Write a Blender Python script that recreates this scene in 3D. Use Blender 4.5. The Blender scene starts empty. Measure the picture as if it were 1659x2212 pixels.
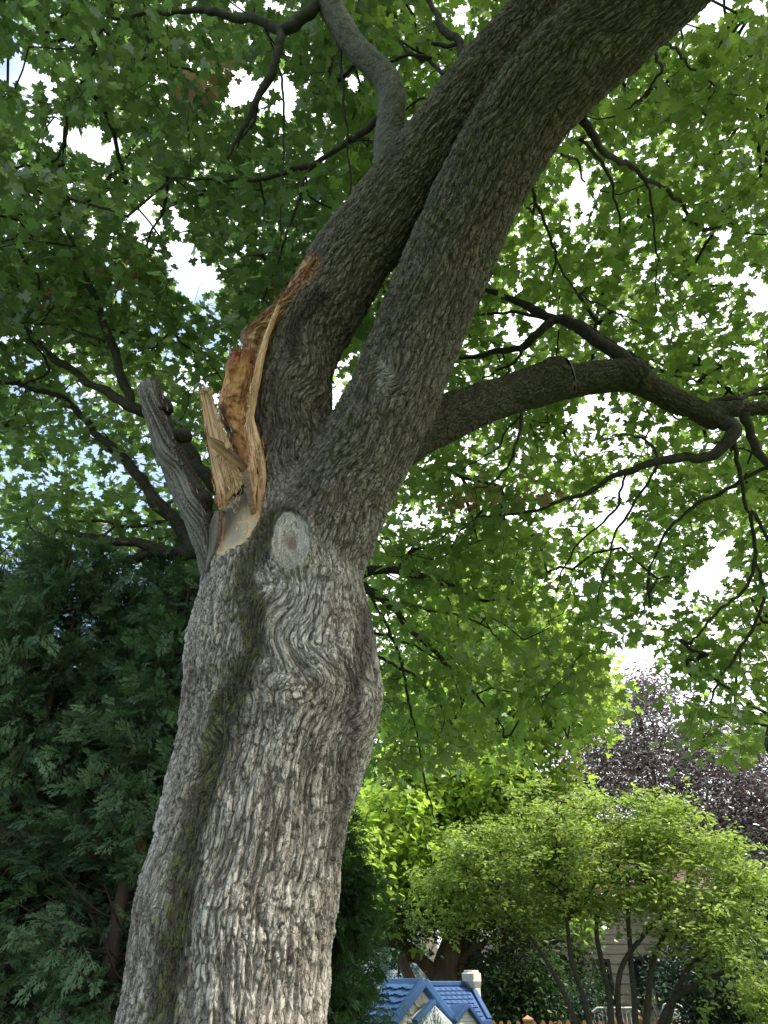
import bpy, math, random
import numpy as np
from mathutils import Vector
rng = np.random.default_rng(7)
random.seed(7)
scene = bpy.context.scene
C = scene.collection
F32 = np.float32
# ------------------------------------------------------------------ camera
PITCH = math.radians(34.4)
CH = 1.6
FPX = 2212 / (2 * 0.75)
cam = bpy.data.cameras.new('camera'); camo = bpy.data.objects.new('camera', cam); C.objects.link(camo)
camo.location = (0, 0, CH); camo.rotation_euler = (math.pi / 2 + PITCH, 0, 0)
cam.sensor_fit = 'VERTICAL'; cam.sensor_height = 36; cam.lens = 24
cam.clip_start = 0.05; cam.clip_end = 2000
scene.camera = camo
scene.view_settings.view_transform = 'Standard'; scene.view_settings.look = 'None'
scene.view_settings.gamma = 1; scene.view_settings.exposure = 1.72
# ------------------------------------------------------------------ world
SUN_EL, SUN_AZ = math.radians(53), math.radians(98)      # azimuth clockwise from +Y
w = bpy.data.worlds.new('World'); scene.world = w; w.use_nodes = True
nt = w.node_tree; nt.nodes.clear(); N = nt.nodes.new; L = nt.links.new
sky = N('ShaderNodeTexSky'); sky.sky_type = 'NISHITA'; sky.sun_disc = False
sky.sun_elevation = SUN_EL; sky.sun_rotation = SUN_AZ
b1 = N('ShaderNodeBackground'); b1.inputs[1].default_value = 0.13; L(sky.outputs[0], b1.inputs[0])
b2 = N('ShaderNodeBackground'); b2.inputs[0].default_value = (0.93, 0.96, 1.0, 1); b2.inputs[1].default_value = 0.72
tc = N('ShaderNodeTexCoord'); mp = N('ShaderNodeMapping'); mp.inputs['Scale'].default_value = (1, 1, 1.6)
mp.inputs['Location'].default_value = (0.37, 0.1, 0.55)
L(tc.outputs['Generated'], mp.inputs[0])
nz = N('ShaderNodeTexNoise'); nz.inputs['Scale'].default_value = 2.6; nz.inputs['Detail'].default_value = 7; nz.inputs['Roughness'].default_value = 0.55
nz.inputs['Distortion'].default_value = 0.3
L(mp.outputs[0], nz.inputs['Vector'])
cr = N('ShaderNodeValToRGB'); cr.color_ramp.elements[0].position = 0.36; cr.color_ramp.elements[0].color = (0.15,) * 3 + (1,)
cr.color_ramp.elements[1].position = 0.50; cr.color_ramp.elements[1].color = (1,) * 3 + (1,)
sx_ = N('ShaderNodeSeparateXYZ'); L(tc.outputs['Generated'], sx_.inputs[0]); ma_ = N('ShaderNodeMath'); ma_.operation = 'MULTIPLY_ADD'; ma_.inputs[1].default_value = 0.30
L(sx_.outputs[0], ma_.inputs[0]); L(nz.outputs[0], ma_.inputs[2]); L(ma_.outputs[0], cr.inputs[0])
ms = N('ShaderNodeMixShader'); L(cr.outputs[0], ms.inputs[0]); L(b1.outputs[0], ms.inputs[1]); L(b2.outputs[0], ms.inputs[2])
ow = N('ShaderNodeOutputWorld'); L(ms.outputs[0], ow.inputs[0])
sl = bpy.data.lights.new('sun', 'SUN'); sl.energy = 3.0; sl.angle = math.radians(6.0); sl.color = (1.0, 0.95, 0.86)
slo = bpy.data.objects.new('sun', sl); C.objects.link(slo)
sd = Vector((math.sin(SUN_AZ) * math.cos(SUN_EL), math.cos(SUN_AZ) * math.cos(SUN_EL), math.sin(SUN_EL)))
slo.rotation_euler = sd.to_track_quat('Z', 'Y').to_euler(); slo.location = (8, 0, 20)

# ------------------------------------------------------------------ helpers
cp, sp = math.cos(PITCH), math.sin(PITCH)
def P(x, y, zc):
    u = (x - 829.5) / FPX * zc; v = -(y - 1106) / FPX * zc
    return np.array([u, -v * sp + zc * cp, CH + v * cp + zc * sp])
def PY(x, y, Y):
    v = -(y - 1106) / FPX
    return P(x, y, Y / (cp - v * sp))
def proj(V):
    X = V[:, 0]; Yv = V[:, 1]; Z = V[:, 2] - CH
    zc = Yv * cp + Z * sp; v = -Yv * sp + Z * cp
    zc = np.maximum(zc, 1e-3)
    return 829.5 + FPX * X / zc, 1106 - FPX * v / zc, zc
def hsh(ix, iy, iz, seed=0):
    h = (ix.astype(np.uint32) * np.uint32(374761393) + iy.astype(np.uint32) * np.uint32(668265263)
         + iz.astype(np.uint32) * np.uint32(2147483647) + np.uint32((seed * 1274126177) & 0xffffffff))
    h = (h ^ (h >> np.uint32(13))) * np.uint32(1274126177)
    h = (h ^ (h >> np.uint32(15))) * np.uint32(2246822519)
    return h ^ (h >> np.uint32(16))
def noise3(x, y, z, seed=0):
    x = x.astype(F32); y = y.astype(F32); z = z.astype(F32)
    xi = np.floor(x); yi = np.floor(y); zi = np.floor(z)
    fx = x - xi; fy = y - yi; fz = z - zi
    xi = xi.astype(np.int32); yi = yi.astype(np.int32); zi = zi.astype(np.int32)
    u = fx * fx * (3 - 2 * fx); v = fy * fy * (3 - 2 * fy); w_ = fz * fz * (3 - 2 * fz)
    out = np.zeros_like(x)
    for dx in (0, 1):
        wx = u if dx else 1 - u
        for dy in (0, 1):
            wy = v if dy else 1 - v
            for dz in (0, 1):
                wz = w_ if dz else 1 - w_
                h = hsh(xi + dx, yi + dy, zi + dz, seed)
                gx = (h & 1023).astype(F32) / 511.5 - 1; gy = ((h >> np.uint32(10)) & 1023).astype(F32) / 511.5 - 1
                gz = ((h >> np.uint32(20)) & 1023).astype(F32) / 511.5 - 1
                out += wx * wy * wz * (gx * (fx - dx) + gy * (fy - dy) + gz * (fz - dz))
    return out * 1.3
def fbm(x, y, z, o=4, seed=0, g=0.5):
    a = 1.0; s = 0; f = 1.0
    for i in range(o):
        s = s + a * noise3(x * f, y * f, z * f, seed + i * 17); a *= g; f *= 2.03
    return s
def voro(x, y, z, seed=0):
    x = x.astype(F32); y = y.astype(F32); z = z.astype(F32)
    xi = np.floor(x); yi = np.floor(y); zi = np.floor(z)
    f1 = np.full(x.shape, 9, F32); f2 = f1.copy(); idv = np.zeros(x.shape, F32); oz = np.zeros(x.shape, F32)
    for dx in (-1, 0, 1):
        for dy in (-1, 0, 1):
            for dz in (-1, 0, 1):
                cx = xi + dx; cy = yi + dy; cz = zi + dz
                h = hsh(cx.astype(np.int32), cy.astype(np.int32), cz.astype(np.int32), seed)
                px = cx + (h & 1023).astype(F32) / 1023 - x; py = cy + ((h >> np.uint32(10)) & 1023).astype(F32) / 1023 - y
                pz = cz + ((h >> np.uint32(20)) & 1023).astype(F32) / 1023 - z
                d = np.sqrt(px * px + py * py + pz * pz)
                near = d < f1
                f2 = np.where(near, f1, np.minimum(f2, d))
                idv = np.where(near, ((h >> np.uint32(5)) & 255).astype(F32) / 255, idv)
                oz = np.where(near, -pz, oz)
                f1 = np.where(near, d, f1)
    return f1, f2, idv, oz
def sstep(a, b, x):
    t = np.clip((x - a) / (b - a), 0, 1); return t * t * (3 - 2 * t)
def inpoly(x, y, poly):
    ins = np.zeros(x.shape, bool); n = len(poly); j = n - 1
    for i in range(n):
        xi, yi = poly[i]; xj, yj = poly[j]
        if yi != yj:
            c = ((yi > y) != (yj > y)) & (x < (xj - xi) * (y - yi) / (yj - yi) + xi); ins ^= c
        j = i
    return ins
def polydist(x, y, poly, closed=True):
    d = np.full(x.shape, 1e9, F32); n = len(poly)
    for i in range(n if closed else n - 1):
        ax, ay = poly[i]; bx, by = poly[(i + 1) % n]
        ex, ey = bx - ax, by - ay; l2 = ex * ex + ey * ey + 1e-9
        t = np.clip(((x - ax) * ex + (y - ay) * ey) / l2, 0, 1)
        d = np.minimum(d, np.hypot(x - ax - t * ex, y - ay - t * ey))
    return d
def mk(name, V, F, mat, parent=None, attrs=None, smooth=False, mi=None):
    V = np.asarray(V, F32); F = np.asarray(F, np.int32)
    me = bpy.data.meshes.new(name)
    me.vertices.add(len(V)); me.vertices.foreach_set('co', V.ravel())
    k = F.shape[1]
    me.loops.add(F.size); me.loops.foreach_set('vertex_index', F.ravel())
    me.polygons.add(len(F)); me.polygons.foreach_set('loop_start', np.arange(0, F.size, k, dtype=np.int32))
    me.polygons.foreach_set('loop_total', np.full(len(F), k, np.int32))
    me.polygons.foreach_set('use_smooth', np.full(len(F), smooth, bool))
    mats = mat if isinstance(mat, (list, tuple)) else [mat]
    for m in mats: me.materials.append(m)
    if mi is not None: me.polygons.foreach_set('material_index', np.asarray(mi, np.int32))
    if attrs:
        for k_, a in attrs.items():
            a = np.asarray(a, F32)
            if a.ndim == 2:
                if a.shape[1] == 3: a = np.concatenate([a, np.ones((len(a), 1), F32)], 1)
                at = me.attributes.new(k_, 'FLOAT_COLOR', 'POINT'); at.data.foreach_set('color', a.ravel())
            else:
                at = me.attributes.new(k_, 'FLOAT', 'POINT'); at.data.foreach_set('value', a.ravel())
    me.update(calc_edges=True); me.validate()
    o = bpy.data.objects.new(name, me); C.objects.link(o)
    if parent is not None: o.parent = parent; o.matrix_parent_inverse = parent.matrix_basis.inverted()
    return o
def thing(name, label, cat, loc=(0, 0, 0), rz=0, group=None):
    o = bpy.data.objects.new(name, None); C.objects.link(o); o.location = [float(c) for c in loc]; o.rotation_euler = (0, 0, rz)
    o['label'] = label; o['category'] = cat
    if group: o['group'] = group
    return o
def spline(pts, ds):
    """Catmull-Rom through rows (any columns), resampled about every ds (on first 3 columns)."""
    p = np.asarray(pts, float)
    p = np.vstack([2 * p[0] - p[1], p, 2 * p[-1] - p[-2]]); out = []
    for i in range(1, len(p) - 2):
        n = max(1, int(math.ceil(np.linalg.norm(p[i + 1][:3] - p[i][:3]) / ds)))
        t = (np.arange(n) / n)[:, None]
        out.append(0.5 * (2 * p[i] + (p[i + 1] - p[i - 1]) * t + (2 * p[i - 1] - 5 * p[i] + 4 * p[i + 1] - p[i + 2]) * t ** 2
                          + (3 * p[i] - p[i - 1] - 3 * p[i + 1] + p[i + 2]) * t ** 3))
    out.append(p[-2][None]); return np.vstack(out)
def frames(c):
    T = np.gradient(c, axis=0); T /= np.linalg.norm(T, axis=1)[:, None] + 1e-12
    u = np.array([0, -1.0, 0.05]); U = []
    for t in T:
        u = u - t * np.dot(u, t); u /= np.linalg.norm(u) + 1e-12; U.append(u)
    U = np.array(U); return T, U, np.cross(T, U)
def tube(c, r, nu=12, capped=True):
    T, U, W = frames(c); th = np.arange(nu) / nu * 2 * math.pi; n = len(c)
    V = c[:, None] + r[:, None, None] * (np.cos(th)[None, :, None] * U[:, None] + np.sin(th)[None, :, None] * W[:, None])
    i = np.arange(n - 1)[:, None]; j = np.arange(nu)[None]; jn = (j + 1) % nu
    F = np.stack([i * nu + j, i * nu + jn, (i + 1) * nu + jn, (i + 1) * nu + j], -1).reshape(-1, 4)
    V = V.reshape(-1, 3); nrm = (np.cos(th)[None, :, None] * U[:, None] + np.sin(th)[None, :, None] * W[:, None]).reshape(-1, 3)
    if capped:
        V = np.vstack([V, c[:1], c[-1:]]); nrm = np.vstack([nrm, -T[:1], T[-1:]]); a = len(V) - 2; b = a + 1
        jj = np.arange(nu); k = (n - 1) * nu
        F = np.vstack([F, np.stack([jj * 0 + a, (jj + 1) % nu, jj, jj * 0 + a], -1)[:, [0, 1, 2, 2]],
                       np.stack([jj * 0 + b, k + jj, k + (jj + 1) % nu, k + (jj + 1) % nu], -1)])
    return V, F, nrm
def join(parts):
    Vs, Fs, o = [], [], 0
    for V, F in parts: Vs.append(V); Fs.append(F + o); o += len(V)
    return np.vstack(Vs), np.vstack(Fs)
def quads2tris(F):
    a = F[:, [0, 1, 2]]; b = F[:, [0, 2, 3]]; T = np.vstack([a, b])
    return T[(T[:, 0] != T[:, 1]) & (T[:, 1] != T[:, 2]) & (T[:, 0] != T[:, 2])]
# boxes etc for small buildings
class MB:
    def __init__(s): s.V = []; s.F = []
    def add(s, V, F):
        o = len(s.V); s.V += [tuple(map(float, v)) for v in V]; s.F += [[i + o for i in f] for f in F]; return s
    def box(s, a, b):
        (x0, y0, z0), (x1, y1, z1) = a, b
        return s.add([(x0, y0, z0), (x1, y0, z0), (x1, y1, z0), (x0, y1, z0), (x0, y0, z1), (x1, y0, z1), (x1, y1, z1), (x0, y1, z1)],
                     [(3, 2, 1, 0), (4, 5, 6, 7), (0, 1, 5, 4), (1, 2, 6, 5), (2, 3, 7, 6), (3, 0, 4, 7)])
    def prism(s, poly, d):
        """extrude polygon (3-D points) by vector d"""
        n = len(poly); q = [tuple(np.add(p, d)) for p in poly]
        return s.add(list(poly) + q, [list(range(n))[::-1], list(range(n, 2 * n))] + [(i, (i + 1) % n, n + (i + 1) % n, n + i) for i in range(n)])
    def bar(s, a, b, w_, h, up=(0, 0, 1)):
        a = np.array(a, float); b = np.array(b, float); t = b - a; t /= np.linalg.norm(t)
        u = np.array(up, float); u -= t * u.dot(t); u /= np.linalg.norm(u); sd_ = np.cross(t, u)
        return s.prism([a + sd_ * w_ / 2 + u * h / 2, a - sd_ * w_ / 2 + u * h / 2, a - sd_ * w_ / 2 - u * h / 2, a + sd_ * w_ / 2 - u * h / 2], b - a)
    def tube(s, pts, r, nu=8):
        pts = np.array(pts, float); rr = np.full(len(pts), r) if np.isscalar(r) else np.array(r, float)
        V, F, _ = tube(pts, rr, nu); return s.add(V, [list(dict.fromkeys(f)) for f in F.tolist()])
    def build(s, name, mat, parent=None, bevel=0, local=False, smooth=False):
        me = bpy.data.meshes.new(name); me.from_pydata(s.V, [], s.F); me.materials.append(mat); me.update()
        if smooth: me.polygons.foreach_set('use_smooth', [True] * len(me.polygons))
        o = bpy.data.objects.new(name, me); C.objects.link(o)
        if parent is not None:
            o.parent = parent
            if not local: o.matrix_parent_inverse = parent.matrix_basis.inverted()
        if bevel:
            m = o.modifiers.new('bevel', 'BEVEL'); m.width = bevel; m.segments = 2; m.limit_method = 'ANGLE'
        return o

# ------------------------------------------------------------------ materials
def mat_new(name):
    m = bpy.data.materials.new(name); m.use_nodes = True; t = m.node_tree; t.nodes.clear()
    return m, t, t.nodes.new, t.links.new
def rgb(c): return (c[0], c[1], c[2], 1)
def mat_simple(name, c1, c2=None, scale=20, rough=0.8, bump=0.3, bscale=None, stretch=(1, 1, 1), bdist=0.01, spec=0.3, attr=None, detail=6):
    m, t, N, L = mat_new(name); c2 = c2 or [v * 0.7 for v in c1]
    p = N('ShaderNodeBsdfPrincipled'); o = N('ShaderNodeOutputMaterial'); L(p.outputs[0], o.inputs[0])
    tc = N('ShaderNodeTexCoord'); mp = N('ShaderNodeMapping'); mp.inputs['Scale'].default_value = stretch; L(tc.outputs['Object'], mp.inputs[0])
    n = N('ShaderNodeTexNoise'); n.inputs['Scale'].default_value = scale; n.inputs['Detail'].default_value = detail; n.inputs['Roughness'].default_value = 0.6
    L(mp.outputs[0], n.inputs['Vector'])
    r = N('ShaderNodeValToRGB'); r.color_ramp.elements[0].position = 0.35; r.color_ramp.elements[1].position = 0.65
    r.color_ramp.elements[0].color = rgb(c2); r.color_ramp.elements[1].color = rgb(c1); L(n.outputs[0], r.inputs[0])
    col = r.outputs[0]
    if attr:
        a = N('ShaderNodeAttribute'); a.attribute_name = attr; mx = N('ShaderNodeMix'); mx.data_type = 'RGBA'; mx.blend_type = 'MULTIPLY'; mx.inputs[0].default_value = 1
        L(a.outputs['Color'], mx.inputs[6]); L(col, mx.inputs[7]); col = mx.outputs[2]
    L(col, p.inputs['Base Color']); p.inputs['Roughness'].default_value = rough; p.inputs['Specular IOR Level'].default_value = spec
    if bump:
        n2 = N('ShaderNodeTexNoise'); n2.inputs['Scale'].default_value = bscale or scale * 2; n2.inputs['Detail'].default_value = 6; L(mp.outputs[0], n2.inputs['Vector'])
        b = N('ShaderNodeBump'); b.inputs['Strength'].default_value = bump; b.inputs['Distance'].default_value = bdist; L(n2.outputs[0], b.inputs['Height']); L(b.outputs[0], p.inputs['Normal'])
    return m
def mat_leaf(name, dark, light, trans, tf=0.45, rough=0.45, spec=0.35, sheen=None):
    """attribute 'var' (0..1) picks between the dark and light leaf colour"""
    m, t, N, L = mat_new(name)
    a = N('ShaderNodeAttribute'); a.attribute_name = 'var'
    r = N('ShaderNodeValToRGB'); e = r.color_ramp.elements; e[0].color = rgb(dark); e[1].color = rgb(light); e[0].position = 0; e[1].position = 1; L(a.outputs['Fac'], r.inputs[0])
    r2 = N('ShaderNodeValToRGB'); e = r2.color_ramp.elements; e[0].color = rgb([c * 0.65 for c in trans]); e[1].color = rgb([c * 1.3 for c in trans]); L(a.outputs['Fac'], r2.inputs[0])
    p = N('ShaderNodeBsdfPrincipled'); L(r.outputs[0], p.inputs['Base Color']); p.inputs['Roughness'].default_value = rough; p.inputs['Specular IOR Level'].default_value = spec
    tr = N('ShaderNodeBsdfTranslucent'); L(r2.outputs[0], tr.inputs[0])
    mx = N('ShaderNodeMixShader'); mx.inputs[0].default_value = tf; L(p.outputs[0], mx.inputs[1]); L(tr.outputs[0], mx.inputs[2])
    o = N('ShaderNodeOutputMaterial'); L(mx.outputs[0], o.inputs[0]); return m
def mat_attr(name, rough=0.85, bump=0.5, bscale=160, bdist=0.004, spec=0.25, var=0.35):
    """colour from attribute 'col' x fine noise, with fine bump"""
    m, t, N, L = mat_new(name); p = N('ShaderNodeBsdfPrincipled'); o = N('ShaderNodeOutputMaterial'); L(p.outputs[0], o.inputs[0])
    a = N('ShaderNodeAttribute'); a.attribute_name = 'col'; tc = N('ShaderNodeTexCoord')
    n = N('ShaderNodeTexNoise'); n.inputs['Scale'].default_value = bscale; n.inputs['Detail'].default_value = 5; n.inputs['Roughness'].default_value = 0.65; L(tc.outputs['Object'], n.inputs['Vector'])
    r = N('ShaderNodeMapRange'); r.inputs[1].default_value = 0.25; r.inputs[2].default_value = 0.75; r.inputs[3].default_value = 1 - var; r.inputs[4].default_value = 1 + var; L(n.outputs[0], r.inputs[0])
    mx = N('ShaderNodeVectorMath'); mx.operation = 'SCALE'; L(a.outputs['Color'], mx.inputs[0]); L(r.outputs[0], mx.inputs['Scale'])
    L(mx.outputs[0], p.inputs['Base Color']); p.inputs['Roughness'].default_value = rough; p.inputs['Specular IOR Level'].default_value = spec
    b = N('ShaderNodeBump'); b.inputs['Strength'].default_value = bump; b.inputs['Distance'].default_value = bdist; L(n.outputs[0], b.inputs['Height']); L(b.outputs[0], p.inputs['Normal'])
    return m
M = {}
def mat_trunk(name):
    m, t, N, L = mat_new(name); p = N('ShaderNodeBsdfPrincipled'); o = N('ShaderNodeOutputMaterial'); L(p.outputs[0], o.inputs[0])
    a = N('ShaderNodeAttribute'); a.attribute_name = 'col'; bk = N('ShaderNodeAttribute'); bk.attribute_name = 'bk'; bm = N('ShaderNodeAttribute'); bm.attribute_name = 'bmask'; tc = N('ShaderNodeTexCoord')
    n = N('ShaderNodeTexNoise'); n.inputs['Scale'].default_value = 170; n.inputs['Detail'].default_value = 5; n.inputs['Roughness'].default_value = 0.65; L(tc.outputs['Object'], n.inputs['Vector'])
    wn = N('ShaderNodeTexNoise'); wn.inputs['Scale'].default_value = 2.6; wn.inputs['Detail'].default_value = 3; L(bk.outputs['Color'], wn.inputs['Vector'])
    wv = N('ShaderNodeVectorMath'); wv.operation = 'MULTIPLY_ADD'; wv.inputs[1].default_value = (0.55, 0.55, 0.55); L(wn.outputs['Color'], wv.inputs[0]); L(bk.outputs['Color'], wv.inputs[2])
    v = N('ShaderNodeTexVoronoi'); v.feature = 'DISTANCE_TO_EDGE'; v.inputs['Scale'].default_value = 1.9; L(wv.outputs[0], v.inputs['Vector'])
    mr = N('ShaderNodeMapRange'); mr.inputs[1].default_value = 0.0; mr.inputs[2].default_value = 0.10; L(v.outputs['Distance'], mr.inputs[0])
    rn = N('ShaderNodeTexNoise'); rn.inputs['Scale'].default_value = 3.2; rn.inputs['Detail'].default_value = 6; rn.inputs['Roughness'].default_value = 0.7; L(wv.outputs[0], rn.inputs['Vector'])
    r = N('ShaderNodeMapRange'); r.inputs[1].default_value = 0.25; r.inputs[2].default_value = 0.75; r.inputs[3].default_value = 0.55; r.inputs[4].default_value = 1.45; L(n.outputs[0], r.inputs[0])
    mx = N('ShaderNodeVectorMath'); mx.operation = 'SCALE'; L(a.outputs['Color'], mx.inputs[0]); L(r.outputs[0], mx.inputs['Scale'])
    # furrow colour between the plates (darker inner bark plus painted crack shade)
    inv = N('ShaderNodeMath'); inv.operation = 'SUBTRACT'; inv.inputs[0].default_value = 1; L(mr.outputs[0], inv.inputs[1])
    im = N('ShaderNodeMath'); im.operation = 'MULTIPLY'; L(inv.outputs[0], im.inputs[0]); L(bm.outputs['Fac'], im.inputs[1]); im2 = N('ShaderNodeMath'); im2.operation = 'MULTIPLY'; im2.inputs[1].default_value = 0.55; L(im.outputs[0], im2.inputs[0])
    mc = N('ShaderNodeMix'); mc.data_type = 'RGBA'; L(im2.outputs[0], mc.inputs[0]); L(mx.outputs[0], mc.inputs[6]); mc.inputs[7].default_value = (0.055, 0.042, 0.033, 1)
    L(mc.outputs[2], p.inputs['Base Color']); p.inputs['Roughness'].default_value = 0.88; p.inputs['Specular IOR Level'].default_value = 0.25
    ad = N('ShaderNodeMath'); ad.operation = 'MULTIPLY_ADD'; ad.inputs[1].default_value = 1.3; L(rn.outputs[0], ad.inputs[0]); L(mr.outputs[0], ad.inputs[2])
    b1_ = N('ShaderNodeBump'); b1_.inputs['Distance'].default_value = 0.009; L(bm.outputs['Fac'], b1_.inputs['Strength']); L(ad.outputs[0], b1_.inputs['Height'])
    b = N('ShaderNodeBump'); b.inputs['Strength'].default_value = 0.9; b.inputs['Distance'].default_value = 0.005; L(n.outputs[0], b.inputs['Height']); L(b1_.outputs[0], b.inputs['Normal']); L(b.outputs[0], p.inputs['Normal'])
    return m
M['bark'] = mat_attr('bark', var=0.5, bump=1.0, bdist=0.006)
M['trunkbark'] = mat_trunk('furrowed bark')
M['wood'] = mat_attr('torn wood', rough=0.7, bump=0.3, bscale=220, bdist=0.002, var=0.15)
M['branch'] = mat_simple('dark branch bark', (0.062, 0.056, 0.042), (0.03, 0.027, 0.02), 30, 0.9, 0.6, 90, bdist=0.01)
M['cedarbark'] = mat_simple('cedar bark', (0.10, 0.065, 0.045), (0.05, 0.035, 0.027), 14, 0.95, 0.7, 30, stretch=(1, 1, 0.15), bdist=0.02)

# ------------------------------------------------------------------ ground
GN = 90
gx = np.concatenate([-np.geomspace(600, 1, 40), np.linspace(-0.9, 0.9, 8), np.geomspace(1, 600, 40)])
XX, YY = np.meshgrid(gx, gx, indexing='ij')
ZZ = 0.05 * noise3(XX.ravel() * 0.4, YY.ravel() * 0.4, XX.ravel() * 0).reshape(XX.shape)
V = np.stack([XX, YY + 6, ZZ], -1).reshape(-1, 3); n = len(gx)
i, j = np.meshgrid(np.arange(n - 1), np.arange(n - 1), indexing='ij')
F = np.stack([i * n + j, (i + 1) * n + j, (i + 1) * n + j + 1, i * n + j + 1], -1).reshape(-1, 4)
M['ground'] = mat_simple('lawn', (0.07, 0.11, 0.03), (0.035, 0.06, 0.018), 1.5, 0.95, 0.8, 60, bdist=0.03, detail=12)
g = mk('ground', V, F, M['ground'], smooth=True); g['kind'] = 'structure'

# ================================================================== MAIN MAPLE
base = P(0, 0, 0)
maple = thing('broken_maple_tree', 'huge grey maple with furrowed bark, leaning limbs and a freshly torn pale wound', 'tree', (-0.78, 3.45, 0))
def px(rows, useY=False):
    out = []
    for x, y, d, r in rows:
        p = PY(x, y, d) if useY else P(x, y, d)
        zc = (p[1] * cp + (p[2] - CH) * sp); out.append([*p, r * zc / FPX])
    return out
LA = [[-0.85, 3.47, -0.25, 0.74], [-0.80, 3.47, 0.1, 0.60], [-0.76, 3.48, 0.6, 0.50]] + px([
    (482, 2212, 3.5, 222), (505, 1990, 3.5, 213), (535, 1858, 3.5, 202), (562, 1725, 3.52, 198), (594, 1593, 3.55, 202), (609, 1460, 3.57, 203),
    (612, 1360, 3.6, 190), (611, 1294, 3.62, 177), (612, 1228, 3.66, 166), (616, 1150, 3.72, 148)], True)
LB = px([(655, 1290, 4.05, 110), (672, 1200, 4.12, 122), (722, 1090, 4.25, 112), (783, 985, 4.35, 101), (843, 870, 4.45, 97), (890, 755, 4.55, 95), (932, 650, 4.6, 95),
         (990, 515, 4.65, 94), (1045, 395, 4.65, 93), (1140, 240, 4.6, 96), (1222, 150, 4.55, 97), (1350, 40, 4.5, 97), (1480, -80, 4.4, 93), (1610, -220, 4.3, 88), (1720, -400, 4.2, 75)])
LC = px([(590, 1250, 4.2, 95), (610, 1100, 4.35, 92), (632, 960, 4.45, 84), (632, 870, 4.5, 83), (646, 770, 4.6, 79), (690, 672, 4.72, 88), (758, 560, 4.84, 84), (812, 494, 4.9, 82),
         (872, 412, 5.0, 79), (938, 318, 5.0, 73), (1003, 225, 5.02, 69), (1062, 142, 5.05, 62), (1152, 22, 5.1, 50), (1235, -90, 5.1, 44), (1310, -220, 5.0, 36)])
LD = px([(790, 985, 4.5, 62), (850, 960, 4.55, 60), (905, 930, 4.62, 54), (1000, 888, 4.8, 47), (1080, 860, 5.0, 43), (1180, 835, 5.2, 38), (1240, 822, 5.3, 36), (1300, 814, 5.35, 35), (1360, 812, 5.4, 36),
         (1402, 835, 5.42, 27), (1450, 862, 5.45, 26), (1510, 884, 5.5, 23), (1560, 884, 5.5, 19), (1620, 882, 5.5, 16), (1720, 876, 5.5, 14), (1850, 850, 5.6, 11)])
LE = px([(1100, 852, 5.0, 40), (1150, 835, 5.06, 43), (1195, 818, 5.1, 44), (1226, 806, 5.1, 41)])
LK = px([(1352, 800, 5.38, 30), (1372, 812, 5.3, 36), (1382, 822, 5.28, 26)])
LF = px([(1500, 885, 5.5, 22), (1535, 898, 5.48, 28), (1552, 922, 5.48, 16)])
LW = px([(686, 1600, 3.35, 88), (736, 1530, 3.5, 84), (736, 1440, 3.65, 80), (715, 1340, 3.85, 70)])      # swelling on the right flank
skel = [LA, LB, LC, LD, LE, LK, LF]
tubes = []
for k, s in enumerate(skel + [LW]):
    q = spline(s, 0.05); V, F, _ = tube(q[:, :3], np.maximum(q[:, 3], 0.01), 40); tubes.append((V, F))
V, F = join(tubes)
src = mk('tmp', V, quads2tris(F), M['bark'])
md = src.modifiers.new('r', 'REMESH'); md.mode = 'VOXEL'; md.voxel_size = 0.02; md.adaptivity = 0
md = src.modifiers.new('s', 'SMOOTH'); md.factor = 0.5; md.iterations = 7
md = src.modifiers.new('u', 'SUBSURF'); md.levels = 2; md.render_levels = 2
dg = bpy.context.evaluated_depsgraph_get()
me = bpy.data.meshes.new_from_object(src.evaluated_get(dg))
nv = len(me.vertices); V = np.empty(nv * 3, F32); me.vertices.foreach_get('co', V); V = V.reshape(-1, 3)
Nn = np.empty(nv * 3, F32); me.vertices.foreach_get('normal', Nn); Nn = Nn.reshape(-1, 3)
Fq = np.empty(len(me.loops), np.int32); me.loops.foreach_get('vertex_index', Fq); Fq = Fq.reshape(-1, 4)
print('trunk verts', nv, 'faces', len(Fq))
bpy.data.objects.remove(src); bpy.data.meshes.remove(me)
pxx, pyy, pzc = proj(V)
vd = V - np.array([0, 0, CH], F32); facing = -(vd * Nn).sum(1) / np.linalg.norm(vd, axis=1)
front = facing > -0.15
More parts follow.
